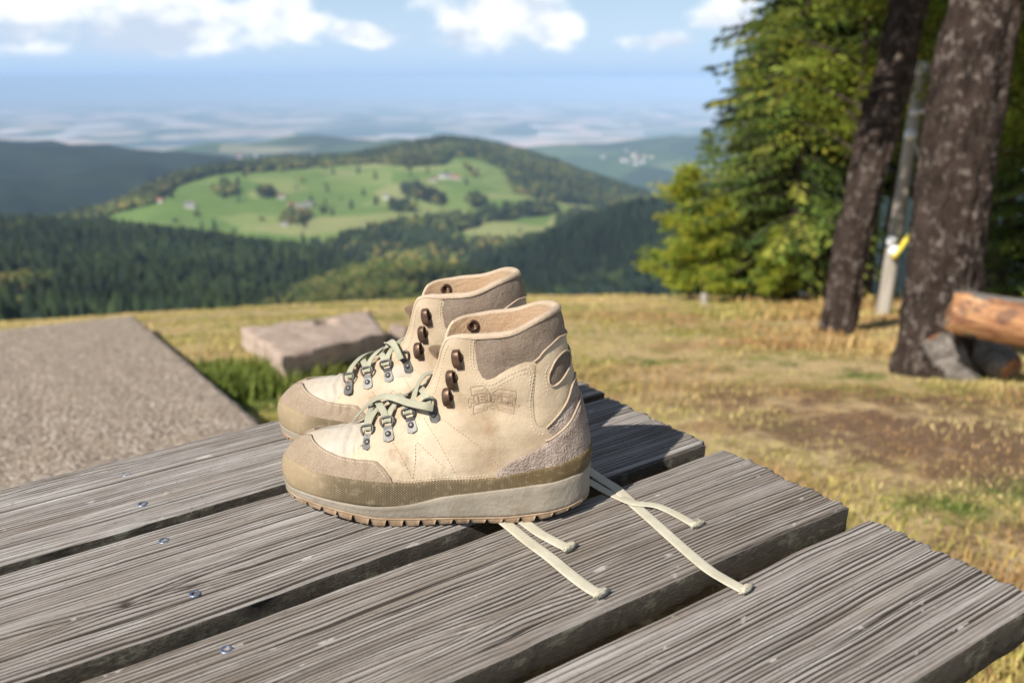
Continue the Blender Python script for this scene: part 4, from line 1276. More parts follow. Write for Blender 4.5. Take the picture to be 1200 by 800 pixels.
L_CREAM = leather('cream_nubuck', [(.25, (.34, .25, .16)), (.5, (.47, .37, .25)), (.75, (.56, .47, .345))], 13, (.65, (.33, .22, .12)), .58, 420, .00034)
L_VAMP = leather('pale_worn_nubuck', [(.25, (.35, .29, .215)), (.5, (.42, .36, .28)), (.75, (.48, .425, .35))], 20, (.4, (.32, .24, .16)), .55, 420, .00034)
L_RAND = leather('brown_toe_leather', [(.25, (.20, .145, .095)), (.5, (.265, .20, .138)), (.75, (.33, .26, .19))], 26, (.40, (.24, .16, .10)), .75, 700, .0007, .15)
L_SUEDE = leather('brown_suede', [(.25, (.15, .108, .074)), (.5, (.20, .15, .108)), (.75, (.25, .195, .148))], 40, (.25, (.15, .11, .08)), .9, 1100, .0009, .30)
L_ROUGH = leather('rough_heel_suede', [(.25, (.20, .145, .11)), (.5, (.33, .255, .205)), (.75, (.45, .365, .305))], 60, (.55, (.08, .055, .04)), .92, 520, .0022, .14)
L_LINING = leather('tan_lining', [(.25, (.36, .225, .125)), (.5, (.45, .30, .18)), (.75, (.52, .385, .25))], 14, (.35, (.33, .20, .11)), .5)
L_DARK = leather('dark_recess_suede', [(.3, (.14, .105, .075)), (.7, (.23, .18, .135))], 60, (.3, (.09, .065, .05)), .9, 900, .0008)
L_PIPE = leather('leather_piping', [(.3, (.36, .27, .18)), (.7, (.46, .36, .26))], 50, (.3, (.38, .27, .17)), .6)
L_TONGUE = leather('tongue_leather', [(.3, (.30, .20, .12)), (.7, (.42, .30, .19))], 30, (.3, (.2, .12, .07)), .65)
THREAD = simple('tan_thread', [(0, (.36, .245, .14)), (1, (.48, .345, .21))], 300, .8)
THREAD_L = simple('pale_thread', [(0, (.52, .42, .30)), (1, (.62, .52, .39))], 300, .8)


def rubber_mat():
    m, t, b = new_mat('knurled_olive_rubber'); uv = nd(t, 'ShaderNodeUVMap').outputs[0]; co = objco(t)
    d1 = nd(t, 'ShaderNodeTexWave', bands_direction='X', ins={'Vector': nd(t, 'ShaderNodeMapping', ins={'Vector': uv, 'Rotation': (0, 0, .95)}).outputs[0], 'Scale': 185.0})
    d2 = nd(t, 'ShaderNodeTexWave', bands_direction='X', ins={'Vector': nd(t, 'ShaderNodeMapping', ins={'Vector': uv, 'Rotation': (0, 0, -.95)}).outputs[0], 'Scale': 185.0})
    k = mth(t, 'MULTIPLY', d1.outputs['Fac'], d2.outputs['Fac'])
    worn = sstep(t, nd(t, 'ShaderNodeSeparateXYZ', ins={0: co}).outputs[0], .235, .275)     # the knurl is rubbed off at the toe
    k2 = mth(t, 'MULTIPLY', k, mth(t, 'SUBTRACT', 1.0, mth(t, 'MULTIPLY', worn, .85)))
    n = noise(t, co, 24, 5, .6); n2 = noise(t, co, 160, 3, .6)
    hl = sstep(t, nd(t, 'ShaderNodeSeparateXYZ', ins={0: co}).outputs[0], .02, .16)
    hi = mixc(t, hl, (.35, .225, .08), (.38, .285, .17))
    base = mixc(t, n, mixc(t, .5, hi, (.20, .15, .08)), hi)
    c = mixc(t, mth(t, 'MULTIPLY', sstep(t, mth(t, 'SUBTRACT', 1.0, k), .35, .9), mth(t, 'SUBTRACT', .85, mth(t, 'MULTIPLY', worn, .65))), base, (.055, .04, .02))
    c = mixc(t, mth(t, 'MULTIPLY', sstep(t, n2, .52, .7), .3), c, (.40, .33, .22))
    t.links.new(c, b.inputs['Base Color']); b.inputs['Roughness'].default_value = .7; b.inputs['Specular IOR Level'].default_value = .3
    bump(t, b, mth(t, 'ADD', k2, mth(t, 'MULTIPLY', n2, .3)), .8, .0009); return m


RUBBER = rubber_mat()
MIDS = simple('grey_midsole_foam', [(.3, (.24, .205, .155)), (.7, (.34, .295, .23))], 24, .8, 200, .7, .0012, fine=(55, .5, (.21, .16, .105)))
GUM = simple('gum_rubber', [(.3, (.27, .18, .105)), (.7, (.42, .30, .19))], 40, .75, 300, .6, .0008, fine=(120, .5, (.14, .09, .055)))
METAL = simple('dull_nickel', [(.3, (.07, .066, .06)), (.7, (.16, .155, .145))], 160, .52, 600, .3, .0003, metal=.9)
BRONZE = simple('worn_bronze_hook', [(.3, (.075, .045, .03)), (.7, (.20, .12, .08))], 150, .46, 500, .3, .0003, metal=.75)


def lace_mat():
    m, t, b = new_mat('woven_lace'); co = objco(t)
    n = noise(t, co, 25, 4, .6); n2 = noise(t, co, 900, 2, .6)
    c = ramp(t, n, [(.3, (.27, .26, .17)), (.7, (.38, .37, .265))])
    t.links.new(c, b.inputs['Base Color']); b.inputs['Roughness'].default_value = .85
    b.inputs['Sheen Weight'].default_value = .2
    bump(t, b, n2, .9, .0007); return m


LACE = lace_mat()
LACE_B = simple('bleached_lace', [(.3, (.42, .385, .28)), (.7, (.54, .50, .39))], 40, .85, 900, .9, .0007)

# seam lines of the lateral side as (k, t) on the upper
RT = np.array([(0, .50), (1.28, .463), (2.12, .356), (2.92, .319), (3.83, .294), (4.55, .275), (5.48, .244), (5.98, .213), (6.93, .15), (7.72, .128), (8.85, .138), (10.08, .156), (11.12, .169), (12.23, .188), (13, .195)])
TL = np.array([(0, .925), (1.03, .890), (1.83, .719), (2.35, .619), (2.85, .544), (3.38, .513), (3.9, .50), (4.07, .485), (4.25, .425), (4.48, .312), (4.5, .25)])
HP = np.array([(7.62, .125), (7.75, .175), (8.25, .219), (9.3, .263), (10.2, .331), (11.12, .394), (11.95, .456), (12.62, .5), (13, .515)])
def fold(k): k = np.mod(k, K2); return np.where(k > 13, 26 - k, k)
def rt(k): return np.interp(fold(np.asarray(k, float)), RT[:, 0], RT[:, 1])


def mir(pts): return [(26 - k, t) for k, t in pts][::-1]


def dens(poly, step=.0025, closed=True, corners=()):
    """resample a (k,t) outline evenly on the surface."""
    P = np.array(list(poly) + ([poly[0]] if closed else []), float); X = S(P[:, 0], P[:, 1]); out = []
    for i in range(len(P) - 1):
        n = max(1, int(np.linalg.norm(X[i + 1] - X[i]) / step))
        for j in range(n): out.append(P[i] + (P[i + 1] - P[i]) * j / n)
    if not closed: out.append(P[-1])
    return np.array(out)


def curve_kt(pts, n=None):
    P = np.array(pts, float); return smooth_path(P, n or max(8, len(P) * 6))


def strip(k, lo, hi, off, nv=10, base=-.0006, round_top=True, uvs=False):
    """panel between t=lo(k) and t=hi(k) with a real edge at the top (and the same at the bottom)."""
    k = np.asarray(k, float); rows = []; uv = []
    v = np.linspace(0, 1, nv)
    arc = np.concatenate([[0], np.cumsum(np.linalg.norm(np.diff(S(k, lo + .02 * 0), axis=0), axis=1))])
    seq = [(0, base)] + [(x, off) for x in v] + [(1, off * .55), (1, base)]
    for x, o in seq:
        tt = lo + (hi - lo) * x + (.004 if (x == 1 and o < off) else 0); tt = np.clip(tt, 0, 1)
        X = SP(k, tt, o); rows.append(X)
        uv.append(np.column_stack([arc, X[:, 2] * 1.15]))
    V = np.stack(rows, 1); U = np.stack(uv, 1)
    return V.reshape(-1, 3), grid_faces(len(k), len(seq)), U.reshape(-1, 2)


def panel(poly, off, bulge=0.0, edge=.006, base=-.0005, step=.0022, gstep=.0035):
    """leather patch of any outline laid on the upper, with thickness and optional padding."""
    P = dens(poly, step); sk, stt = .025, .14
    Q = np.column_stack([P[:, 0] * sk, P[:, 1] * stt]); n = len(Q)
    lo, hi = Q.min(0), Q.max(0)
    gx_, gy_ = np.meshgrid(np.arange(lo[0], hi[0], gstep), np.arange(lo[1], hi[1], gstep), indexing='ij'); G = np.column_stack([gx_.ravel(), gy_.ravel()])
    ins = inpoly(G[:, 0], G[:, 1], [tuple(q) for q in Q]); G = G[ins]
    if len(G):
        dd = np.sqrt(((G[:, None] - Q[None]) ** 2).sum(-1)).min(1); keepm = dd > gstep * .45; G = G[keepm]
    pts = np.concatenate([Q, G]) if len(G) else Q
    res = delaunay_2d_cdt([Vector(p) for p in pts.tolist()], [], [list(range(n))], 1, 1e-7)
    vo = np.array([tuple(v) for v in res[0]]); tri = [tuple(f) for f in res[2]]
    orig = res[3]
    d = np.sqrt(((vo[:, None] - Q[None]) ** 2).sum(-1)).min(1)
    o = off * np.clip(.55 + d / .0012, 0, 1) + bulge * (1 - np.exp(-(d / edge) ** 2))
    kt = np.column_stack([vo[:, 0] / sk, vo[:, 1] / stt]); V = SP(kt[:, 0], np.clip(kt[:, 1], 0, 1), o)
    # orientation: make faces look outward
    a, b, c = [V[[t_[i] for t_ in tri]] for i in range(3)]; nn = np.cross(b - a, c - a); sn = SN(kt[[t_[0] for t_ in tri], 0], np.clip(kt[[t_[0] for t_ in tri], 1], 0, 1))
    flip = (nn * sn).sum(1) < 0; tri = [t_[::-1] if fl else t_ for t_, fl in zip(tri, flip)]
    sk_ = np.concatenate([SP(P[:, 0], np.clip(P[:, 1], 0, 1), off * .55), SP(P[:, 0], np.clip(P[:, 1], 0, 1), base)]); b0 = len(V)
    Fc = list(tri)
    for i in range(n):
        j = (i + 1) % n; Fc.append((b0 + i, b0 + j, b0 + n + j, b0 + n + i))
    return np.concatenate([V, sk_]), Fc


def seam(pts, off, r, n=None, raw=False):
    c = np.array(pts, float) if raw else curve_kt(pts, n or len(pts) * 8)
    return tube(SP(c[:, 0], np.clip(c[:, 1], 0, 1), off), r, 6)


def stitches(pts, off=.0014, ln=.0021, gap=.0013, r=.00042):
    c = curve_kt(pts, 400); X = SP(c[:, 0], np.clip(c[:, 1], 0, 1), off); s = np.concatenate([[0], np.cumsum(np.linalg.norm(np.diff(X, axis=0), axis=1))])
    out = []; q = 0
    while q + ln < s[-1]:
        a, m_, b = [np.array([np.interp(z, s, X[:, i]) for i in range(3)]) for z in (q, q + ln / 2, q + ln)]
        kt = [np.interp(q + ln / 2, s, c[:, i]) for i in (0, 1)]; nr = SN(kt[0], np.clip(kt[1], 0, 1))
        out.append(tube(np.array([a - nr * .0006, m_ + nr * .0002, b - nr * .0006]), r, 5, False)); q += ln + gap
    return out


def offset_line(pts, dx, dt): return [(k + dx, t + dt) for k, t in pts]


CUFF_L = [(8.93, .975), (8.70, .90), (8.55, .835), (8.43, .775), (8.44, .735), (8.55, .716), (8.70, .720), (8.88, .731), (9.2, .757), (9.53, .781), (9.85, .80), (10.1, .806), (10.4, .795), (10.65, .805), (11.0, .831), (11.85, .856), (12.45, .856)]
QE = [(10.1, .806), (10.3, .80), (10.40, .775), (10.38, .745), (10.23, .70), (9.88, .581), (9.72, .50), (9.68, .455), (9.73, .425), (9.88, .405), (10.08, .405)]


def build_boot(name, Mx, label, med_logo, seed, side):
    root = empty(name, Mx); tag(root, label, 'boot', 'pair of hiking boots on the table')
    mirror = side < 0

    def add(nm, vf, mat, parent=root, smooth=True, uv=None, kind=None):
        V, Fc = vf[0].copy() if isinstance(vf[0], np.ndarray) else np.array(vf[0], float), vf[1]
        if mirror: V[:, 1] *= -1; Fc = [tuple(q)[::-1] for q in Fc]
        o = obj(nm, V, Fc, mat, parent, smooth=smooth, uv=uv)
        if kind: o['kind'] = kind
        return o
    # --- the upper (one skin all round), its rim and the lining
    kk = np.linspace(0, 26, 313)[:-1]; tt = np.linspace(0, .995, 64); KK, TT = np.meshgrid(kk, tt, indexing='ij')
    V = SP(KK, TT, 0.0, 5 + seed)
    add('vamp', (V.reshape(-1, 3), grid_faces(312, 64, wrap=True)), L_VAMP)
    kl = np.linspace(3.3, 22.7, 200); tl = np.linspace(.30, .985, 26); KL, TLm = np.meshgrid(kl, tl, indexing='ij')
    f_ = fold(KL); thick = np.interp(f_, [3.3, 4.5, 7.9, 8.6, 13], [.0016, .0020, .0022, .0060, .0066]) * np.clip((1.0 - TLm) * 30 + .6, 0, 1)
    Vl = S(KL, TLm) - SN(KL, TLm) * thick[..., None]; Vl[..., 2] = np.minimum(Vl[..., 2], 1)
    add('lining', (Vl.reshape(-1, 3), grid_faces(200, 26, flip=True)), L_LINING)
    # insole
    ki = np.linspace(0, 26, 80)[:-1]; Bv = S(ki, .12); cen = np.array([.15, 0, .045]); Vi = np.concatenate([cen[None], cen + (Bv - cen) * .93]); Vi[:, 2] = .045
    add('insole', (Vi, [(0, 1 + i, 1 + (i + 1) % 79) for i in range(79)]), L_DARK)
    kr = np.linspace(7.95, 18.05, 150); P0 = S(kr, .985); Nn = SN(kr, np.full_like(kr, .965)); up = unit((0, 0, 1)) * np.ones_like(Nn)
    ft = fold(kr); th = np.interp(ft, [7.95, 8.5, 9, 13], [.0022, .0045, .0060, .0066]); o0 = np.interp(ft, [7.95, 9, 13], [.0012, .0016, .0016])
    rows = []
    for a in np.linspace(-.15, math.pi + .15, 11):
        w = (o0 + th) / 2; c_ = P0 + Nn * ((o0 - th) / 2)[:, None]
        rows.append(c_ + Nn * (w * math.cos(a))[:, None] + up * (w * 1.05 * math.sin(a) - .0012)[:, None])
    Vr = np.stack(rows, 1); Vr[..., :2] += 0
    add('collar_rim', (Vr.reshape(-1, 3), grid_faces(150, 11)), L_PIPE)
    # facing edges (turned leather along the lacing)
    for sgn in (0, 1):
        ke = np.linspace(3.55, 8.05, 60); ke = ke if not sgn else 26 - ke
        add('facing_edge', tube(S(ke, .985) + SN(ke, np.full_like(ke, .97)) * -.0003, .0019, 8), L_CREAM)
    # --- tongue
    nt_, nw = 44, 15; ks = np.linspace(3.4, 7.3, nt_); TV = []
    for k_ in ks:
        a = S(k_, .90) - SN(k_, .90) * .004; b_ = S(26 - k_, .90) - SN(26 - k_, .90) * .004
        f2 = (k_ - 3.4) / 4.95
        for u in np.linspace(0, 1, nw):
            p = a * (1 - u) + b_ * u; p = p + np.array([.25 + .75 * f2, 0, .9 - .7 * f2]) * (.010 + .004 * f2) * (1 - (2 * u - 1) ** 2) * min(1, f2 * 6)
            p = p + np.array([.0, 0, .0]) ; TV.append(p)
    TV = np.array(TV).reshape(nt_, nw, 3)
    for i in range(6):                                   # free upper end, folding a little forward
        TV = np.concatenate([TV, TV[-1:] + np.array([.0005 + .0005 * i, 0, .0016])])
    add('tongue', (TV.reshape(-1, 3), grid_faces(TV.shape[0], nw, flip=True)), L_TONGUE)
    # --- quarters (both sides), laid over the vamp
    bot = [(k_, float(rt(k_)) - .05) for k_ in np.linspace(7.4, 3.25, 14)]
    hpu = [(9.9, .285), (9.3, .245), (8.6, .205), (8.0, .16), (7.6, .10)]
    qt = [(3.2, .25), (3.18, .45), (3.2, .562), (3.35, .644), (3.62, .735), (3.66, .83), (3.60, .93), (3.7, .975)] + [(k_, .985) for k_ in np.linspace(4.0, 8.0, 14)] + [(8.12, .985), (8.93, .982)] + CUFF_L[1:12] + QE[1:] + [(10.3, .36)] + hpu + bot
    strip_k = None
    ST_ = []; STL = []
    for sgn in (0, 1):
        fx = (lambda L: mir(L)) if sgn else (lambda L: list(L))
        add('quarter', panel(fx(qt), .0013), L_CREAM)
        # heel strap and its dark recess
        strap = [(10.30, .80), (10.42, .77), (10.38, .74), (10.2, .69), (9.90, .581), (9.76, .50), (9.72, .45), (9.8, .425), (10.05, .415), (10.65, .462), (11.5, .538), (12.05, .592), (12.9, .635), (12.9, .858), (12.45, .858), (11.85, .858), (11.0, .833), (10.65, .806)]
        add('heel_strap', panel(fx(strap), .0009, .0006), L_CREAM)
        lens = [(10.83, .70), (10.95, .722), (11.43, .769), (12.15, .785), (12.8, .765), (12.75, .735), (12.4, .70), (11.35, .648), (10.9, .636), (10.75, .655), (10.76, .68)]
        ln_ = add('strap_slot', panel(fx(lens), .0024), L_DARK)
        add('slot_piping', seam(fx(lens + lens[:1]), .0024, .0011), L_PIPE, ln_)
        add('seam_piping', seam(fx([(10.05, .41), (10.35, .437), (10.65, .465), (11.5, .541), (12.05, .596), (12.9, .64)]), .0016, .0011), L_PIPE)
        add('seam_piping', seam(fx([(10.42, .797), (10.65, .808), (11.0, .834), (11.85, .858), (12.45, .859), (12.95, .86)]), .0017, .0010), L_PIPE)
        add('seam_piping', seam(fx([(9.9, .33), (10.2, .341), (11.12, .404), (11.95, .466), (12.62, .51), (12.95, .522)]), .0017, .0011), L_PIPE)
        # stitched lines
        for line, pale in (([(4.48, .66), (4.75, .49), (5.05, .30)], 0), ([(5.05, .30), (5.12, .46), (5.18, .613), (5.55, .50), (6.05, .325)], 0), ([(5.6, .80), (6.0, .52), (6.35, .235)], 0),
                           ([(6.2, .744), (6.85, .50), (7.35, .34), (7.75, .21)], 0), ([(8.82, .96), (8.45, .84), (8.3, .77), (8.32, .715), (8.52, .69), (8.8, .70), (9.2, .73), (9.6, .757), (10.0, .775), (10.22, .77), (10.24, .73), (10.06, .68), (9.74, .575), (9.57, .48), (9.52, .42), (9.66, .38), (10.0, .372)], 1),
                           ([(8.73, .965), (8.38, .85), (8.2, .77), (8.22, .70), (8.48, .668), (8.8, .68), (9.2, .708), (9.6, .735), (9.95, .75), (10.1, .745), (10.1, .72), (9.92, .67)], 1),
                           ([(7.92, .955), (7.4, .95), (6.8, .925), (6.3, .91), (5.5, .93), (4.6, .94)], 1), ([(3.33, .57), (3.38, .60), (3.50, .655), (3.74, .72)], 1),
                           ([(4.62, float(rt(4.62)) + .035)] + [(k_, float(rt(k_)) + .028) for k_ in np.linspace(4.9, 7.5, 8)], 1), ([(1.2, .845), (1.95, .68), (2.45, .585), (2.95, .515), (3.5, .487), (3.95, .47), (4.15, .40), (4.36, .31)], 1),
                           ([(10.6, .62), (10.62, .66), (10.72, .72), (11.0, .755)], 1)):
            (STL if pale else ST_).extend(stitches(fx(line), .0016 if not (line[0][0] < 1.5) else .0029))
    add('stitching', join(ST_), THREAD, kind='stuff'); add('stitching', join(STL), THREAD_L, kind='stuff')
    # --- padded suede cuff round the back
    cuff = CUFF_L + [(13, .855)] + mir(CUFF_L) ; cuff = cuff[:-1] + [(17.07, .978)] + [(k_, .978) for k_ in np.linspace(16.5, 9.4, 16)]
    add('suede_cuff', panel(cuff, .0007, .0019, .009), L_SUEDE)
    # --- heel counter, heel patch, toe leather, rubber rand
    hc = [(10.02, .40), (10.35, .43), (10.65, .46), (11.5, .536), (12.05, .59), (12.9, .634), (13, .636)]; hcl = [(9.9, .32), (10.2, .331), (11.12, .394), (11.95, .456), (12.62, .5), (13, .515)]
    add('heel_counter', panel(hc + mir(hc)[1:] + mir(hcl)[0:0] + [(26 - k_, t_) for k_, t_ in hcl][:] + [(k_, t_) for k_, t_ in hcl[::-1]][1:], .0010), L_ROUGH)
    kh = np.linspace(7.62, 18.38, 190); add('heel_patch', strip(kh, rt(kh) - .06, np.interp(fold(kh), HP[:, 0], HP[:, 1]), .0028, 10)[:2], L_ROUGH)
    kt_ = np.linspace(-4.49, 4.49, 220); add('toe_leather', strip(kt_, rt(kt_) - .06, np.interp(np.abs(kt_), TL[:, 0], TL[:, 1]), .0026, 14)[:2], L_RAND)
    kb = np.linspace(0, 26, 420); v_, f_2, uv_ = strip(kb, np.full_like(kb, .01), rt(kb), .0036, 8); add('rubber_rand', (v_, f_2), RUBBER, uv=uv_)
    # --- sole
    mb = lambda k_: np.interp(fold(k_), range(14), np.array([21, 20.5, 19.5, 15, 10.5, 9.3, 9, 8.3, 8.2, 10, 12, 14, 17, 18]) / 1000)
    tb = lambda k_: np.interp(fold(k_), range(14), np.array([15.5, 15, 13, 6.5, 1.0, .4, 1.6, 1.8, .6, 1.6, 5.5, 9, 12, 13]) / 1000)
    ks = np.linspace(0, 26, 260); B0 = S(ks, 0); nh = SN(ks, .05); nh[:, 2] = 0; nh /= np.linalg.norm(nh, axis=1)[:, None]
    rows = []
    for f2, o in ((0, .0010), (0, .0046), (.05, .0053), (.3, .0046), (.6, .0042), (.9, .0044), (1.0, .0038), (1.0, .0015)):
        p = B0 + nh * o; p[:, 2] = (B0[:, 2] + np.interp(fold(ks), [0, 4, 6, 9, 13], [.0010, .0010, .0055, .0048, .0040])) * (1 - f2) + mb(ks) * f2; rows.append(p)
    Vm = np.stack(rows, 1); add('midsole', (Vm.reshape(-1, 3), grid_faces(260, 8, flip=True)), MIDS)
    rows = []
    for f2, o in ((0, .0033), (0, .0042), (.5, .0042), (1, .0030), (1, -.012)):
        p = B0 + nh * o; p[:, 2] = mb(ks) - .0032 * f2 + .0002; rows.append(p)
    Vo = np.stack(rows, 1).reshape(-1, 3); Fo = grid_faces(260, 5, flip=True); cb = [i * 5 + 4 for i in range(259)]; Fo = Fo + [tuple(cb)]
    outs = add('outsole', (Vo, Fo), GUM)
    # lugs round the rim, each its own piece
    fine = np.linspace(0, 26, 2601); Xf = S(fine, 0); sarc = np.concatenate([[0], np.cumsum(np.linalg.norm(np.diff(Xf, axis=0), axis=1))]); tot = sarc[-1]; nl = 42
    for i in range(nl):
        s0 = (i + .04 * rng.random()) * tot / nl; s1 = (i + .92 + .05 * rng.random()) * tot / nl; kq = np.interp(np.linspace(s0, s1, 5), sarc, fine)
        b_ = S(kq, 0); nq = SN(kq, .05); nq[:, 2] = 0; nq /= np.linalg.norm(nq, axis=1)[:, None]
        top = mb(kq) - .0018; low = np.minimum(tb(kq), top - .0025)
        q = []
        for o, z in ((.0043, top), (.0040, low + .0012), (.0030, low), (-.016, low), (-.017, top)):
            p = b_ + nq * o; p[:, 2] = z; q.append(p)
        q = np.stack(q, 1)
        # ends narrow slightly towards the ground
        mid = q[2].copy()
        for e in (0, 4): q[e, 1:4] = q[e, 1:4] * .55 + q[1 if e == 0 else 3, 1:4] * .45; q[e, 2, 2] += .0007
        V5 = q.reshape(-1, 3); F5 = grid_faces(5, 5, flip=True) + [tuple(range(5)), tuple(range(24, 19, -1))]
        add('lug', (V5, F5), GUM, outs)
    # --- lace loops and hooks, both sides
    RIV = [(3.73, .70), (4.38, .75), (5.08, .781), (6.03, .781)]; HK = [(6.83, .788), (7.38, .825), (7.95, .863)]
    loops = {0: [], 1: []}; hooks = {0: [], 1: []}

    def frame(k_, t_):
        c = SP(k_, t_, .0014); n_ = SN(k_, t_); e = S(k_, min(t_ + .05, 1)) - S(k_, t_); e = unit(e - n_ * (e @ n_)); return c, n_, e, np.cross(e, n_)
    for sgn in (0, 1):
        for j, (k_, t_) in enumerate(RIV):
            kq = 26 - k_ if sgn else k_; c, n_, e, w = frame(kq, t_)
            tip = np.array([1.0, 0, .0]) * .0     # plates lean along the facing
            pl_ = [(-.0040, -.003), (-.0034, -.0052), (0, -.0064), (.0034, -.0052), (.0040, -.003), (.0033, .003), (.0036, .0062), (-.0036, .0062), (-.0033, .003)]
            Vp = [c + w * x * 1.35 + e * y * 1.25 + n_ * (.0010 + (.0012 if y > .005 else 0)) for x, y in pl_] + [c + w * x * 1.42 + e * y * 1.31 - n_ * .0004 for x, y in pl_]; m_ = len(pl_)
            Fp = [tuple(range(m_))] + [(i, m_ + i, m_ + (i + 1) % m_, (i + 1) % m_) for i in range(m_)]
            lp = add('lace_loop', (np.array(Vp), Fp), METAL, smooth=False)
            prof = [(.0031, .0006), (.0030, .0014), (.0024, .0021), (.0012, .0026), (.0001, .0027)]
            add('rivet', lathe(prof, 14, n_, c), METAL, lp)
            wire = [c + w * x * 1.3 + e * y * 1.2 + n_ * z for x, y, z in ((-.0033, .0058, .0016), (-.0046, .0085, .0028), (-.0048, .0118, .0036), (-.0030, .0130, .0040), (0, .0132, .0042), (.0030, .0130, .0040), (.0048, .0118, .0036), (.0046, .0085, .0028), (.0033, .0058, .0016))]
            add('ring', tube(smooth_path(wire, 26), .0011, 7), METAL, lp)
            loops[sgn].append(c + e * .0115 + n_ * .0032)
        for j, (k_, t_) in enumerate(HK):
            kq = 26 - k_ if sgn else k_; c, n_, e, w = frame(kq, t_)
            if sgn == 0: pass
            prof = [(-.0098, .0002), (-.0082, .0016), (-.0072, .0042), (-.0040, .0060), (.0008, .0064), (.0054, .0058), (.0084, .0038), (.0096, .0006)]
            pr_ = smooth_path([(y, z, 0) for y, z in prof], 18); Vh = []
            ff = unit(e * .55 + w * (0)) ; ax = unit(np.array([.2, 0, 1.0]) - n_ * (n_ @ np.array([.2, 0, 1.0]))); wx = np.cross(ax, n_)
            for y, z, _ in pr_:
                hw = .0040 * (1 - .18 * (abs(y) / .0098) ** 2)
                for x, dz in ((-hw, -.0006), (-hw, 0), (-hw * .8, .0004), (hw * .8, .0004), (hw, 0), (hw, -.0006)): Vh.append(c + ax * y + wx * x + n_ * (z + dz + .0003))
            Fh = grid_faces(18, 6, flip=False)
            hk = add('lace_hook', (np.array(Vh), Fh), BRONZE)
            add('hook_plate', lathe([(.0058, -.0003), (.0056, .0004), (.0002, .0005)], 16, n_, c + ax * .002), BRONZE, hk)
            hooks[sgn].append(c + n_ * .004)
    for sgn in (0, 1):                     # the hook's backing eyelet inside the collar
        kq, tq = (17.55, .925) if sgn else (8.45, .925); n_ = SN(kq, tq); c = S(kq, tq) - n_ * .0060
        add('eyelet', lathe([(.0058, -.0006), (.0062, .0006), (.0054, .0017), (.0040, .0018), (.0030, .0008), (.0026, -.0010), (.0001, -.0012)], 20, -n_, c), BRONZE)
    return root, add, loops, hooks


def bootM(a, b, ang):
    u = math.cos(ang) * D1 + math.sin(ang) * D2; l = -math.sin(ang) * D1 + math.cos(ang) * D2
    Mx = np.eye(4); Mx[:3, 0] = -u; Mx[:3, 1] = l; Mx[:3, 2] = NT; Mx[:3, 3] = tw(a, b, .0003); return Mx


BM1 = bootM(.5695760, -.6861359, math.radians(38)); BM2 = bootM(.6078, -.8054, math.radians(41.9))
b1, add1, loops1, hooks1 = build_boot('hiking_boot', BM1, 'nearer beige hiking boot with embossed emblem, in front of the other boot', True, 0, 1)
b2, add2, loops2, hooks2 = build_boot('hiking_boot', BM2, 'farther beige hiking boot, half hidden behind the nearer one', False, 4, -1)


# --- emblem pressed into the nearer boot: letters across a big M
def inv_patch(pts):
    """picture tracing -> (k,t) by bilinear patch of the four known corners of the emblem field."""
    out = []
    for (x, y) in pts:     # x 0..1 along the lettering, y 0..1 upward
        k0 = 7.22 + (9.10 - 7.22) * x; t0 = .585 + (.495 - .585) * x
        k1 = 7.62 + (9.60 - 7.62) * x; t1 = .712 + (.640 - .712) * x
        out.append((k0 + (k1 - k0) * y, t0 + (t1 - t0) * y))
    return out


EMB = leather('pressed_leather', [(.25, (.34, .245, .155)), (.5, (.44, .335, .225)), (.75, (.50, .40, .29))], 22, (.35, (.29, .19, .105)))
GROOVE = simple('pressed_groove', [(0, (.29, .20, .12)), (1, (.37, .265, .165))], 200, .85)
emb = empty('emblem', None, b1)
shapes = [[(.08, .72), (.09, .99), (.34, .99), (.46, .72)], [(.50, .72), (.62, .99), (.90, .99), (.91, .72)],
          [(.10, .01), (.10, .30), (.40, .30), (.385, .01)], [(.385, .01), (.40, .30), (.62, .30), (.50, .03), (.44, .20)], [(.50, .03), (.62, .30), (.90, .30), (.91, .01), (.60, .01)]]
shapes = [[(.10, .70), (.10, .99), (.36, .99), (.47, .70)], [(.50, .70), (.61, .99), (.90, .99), (.92, .70)],
          [(.10, .01), (.10, .31), (.92, .31), (.92, .01), (.62, .01), (.62, .16), (.51, .02), (.40, .16), (.40, .01)]]
GL = {'M': [(0, 0), (0, 1), (.28, 1), (.5, .55), (.72, 1), (1, 1), (1, 0), (.74, 0), (.74, .55), (.5, .15), (.26, .55), (.26, 0)],
      'E': [(0, 0), (0, 1), (1, 1), (1, .76), (.34, .76), (.34, .62), (.9, .62), (.9, .40), (.34, .40), (.34, .24), (1, .24), (1, 0)],
      'I': [(0, 0), (0, 1), (1, 1), (1, 0)],
      'N': [(0, 0), (0, 1), (.3, 1), (.7, .45), (.7, 1), (1, 1), (1, 0), (.7, 0), (.3, .55), (.3, 0)],
      'D': [(0, 0), (0, 1), (.62, 1), (.9, .82), (1, .5), (.9, .18), (.62, 0)],
      'L': [(0, 0), (0, 1), (.36, 1), (.36, .26), (1, .26), (1, 0)]}
wid = [('M', .22), ('E', .145), ('I', .055), ('N', .17), ('D', .16), ('L', .13)]
x = 0.0; letters = []
for ch, w in wid:
    letters.append([(x + gx_ * w, .345 + gy_ * .32) for gx_, gy_ in GL[ch]]); x += w + .024
dhole = [(letters[4][0][0] + q * .16, .345 + r_ * .32) for q, r_ in ((.34, .26), (.34, .74), (.58, .74), (.66, .5), (.58, .26))]
for sset, nm, off in ((shapes, 'emblem_field', .0016), (letters, 'letter', .0021)):
    for sh in sset:
        kt_ = inv_patch(sh); o = add1(nm, panel(kt_, off, 0, .006, .0005, .0012, .002), EMB, emb)
        cl = dens(kt_ + kt_[:1], .0012, False); add1('groove', tube(SP(cl[:, 0], cl[:, 1], .00135), .00036, 5), GROOVE, emb)
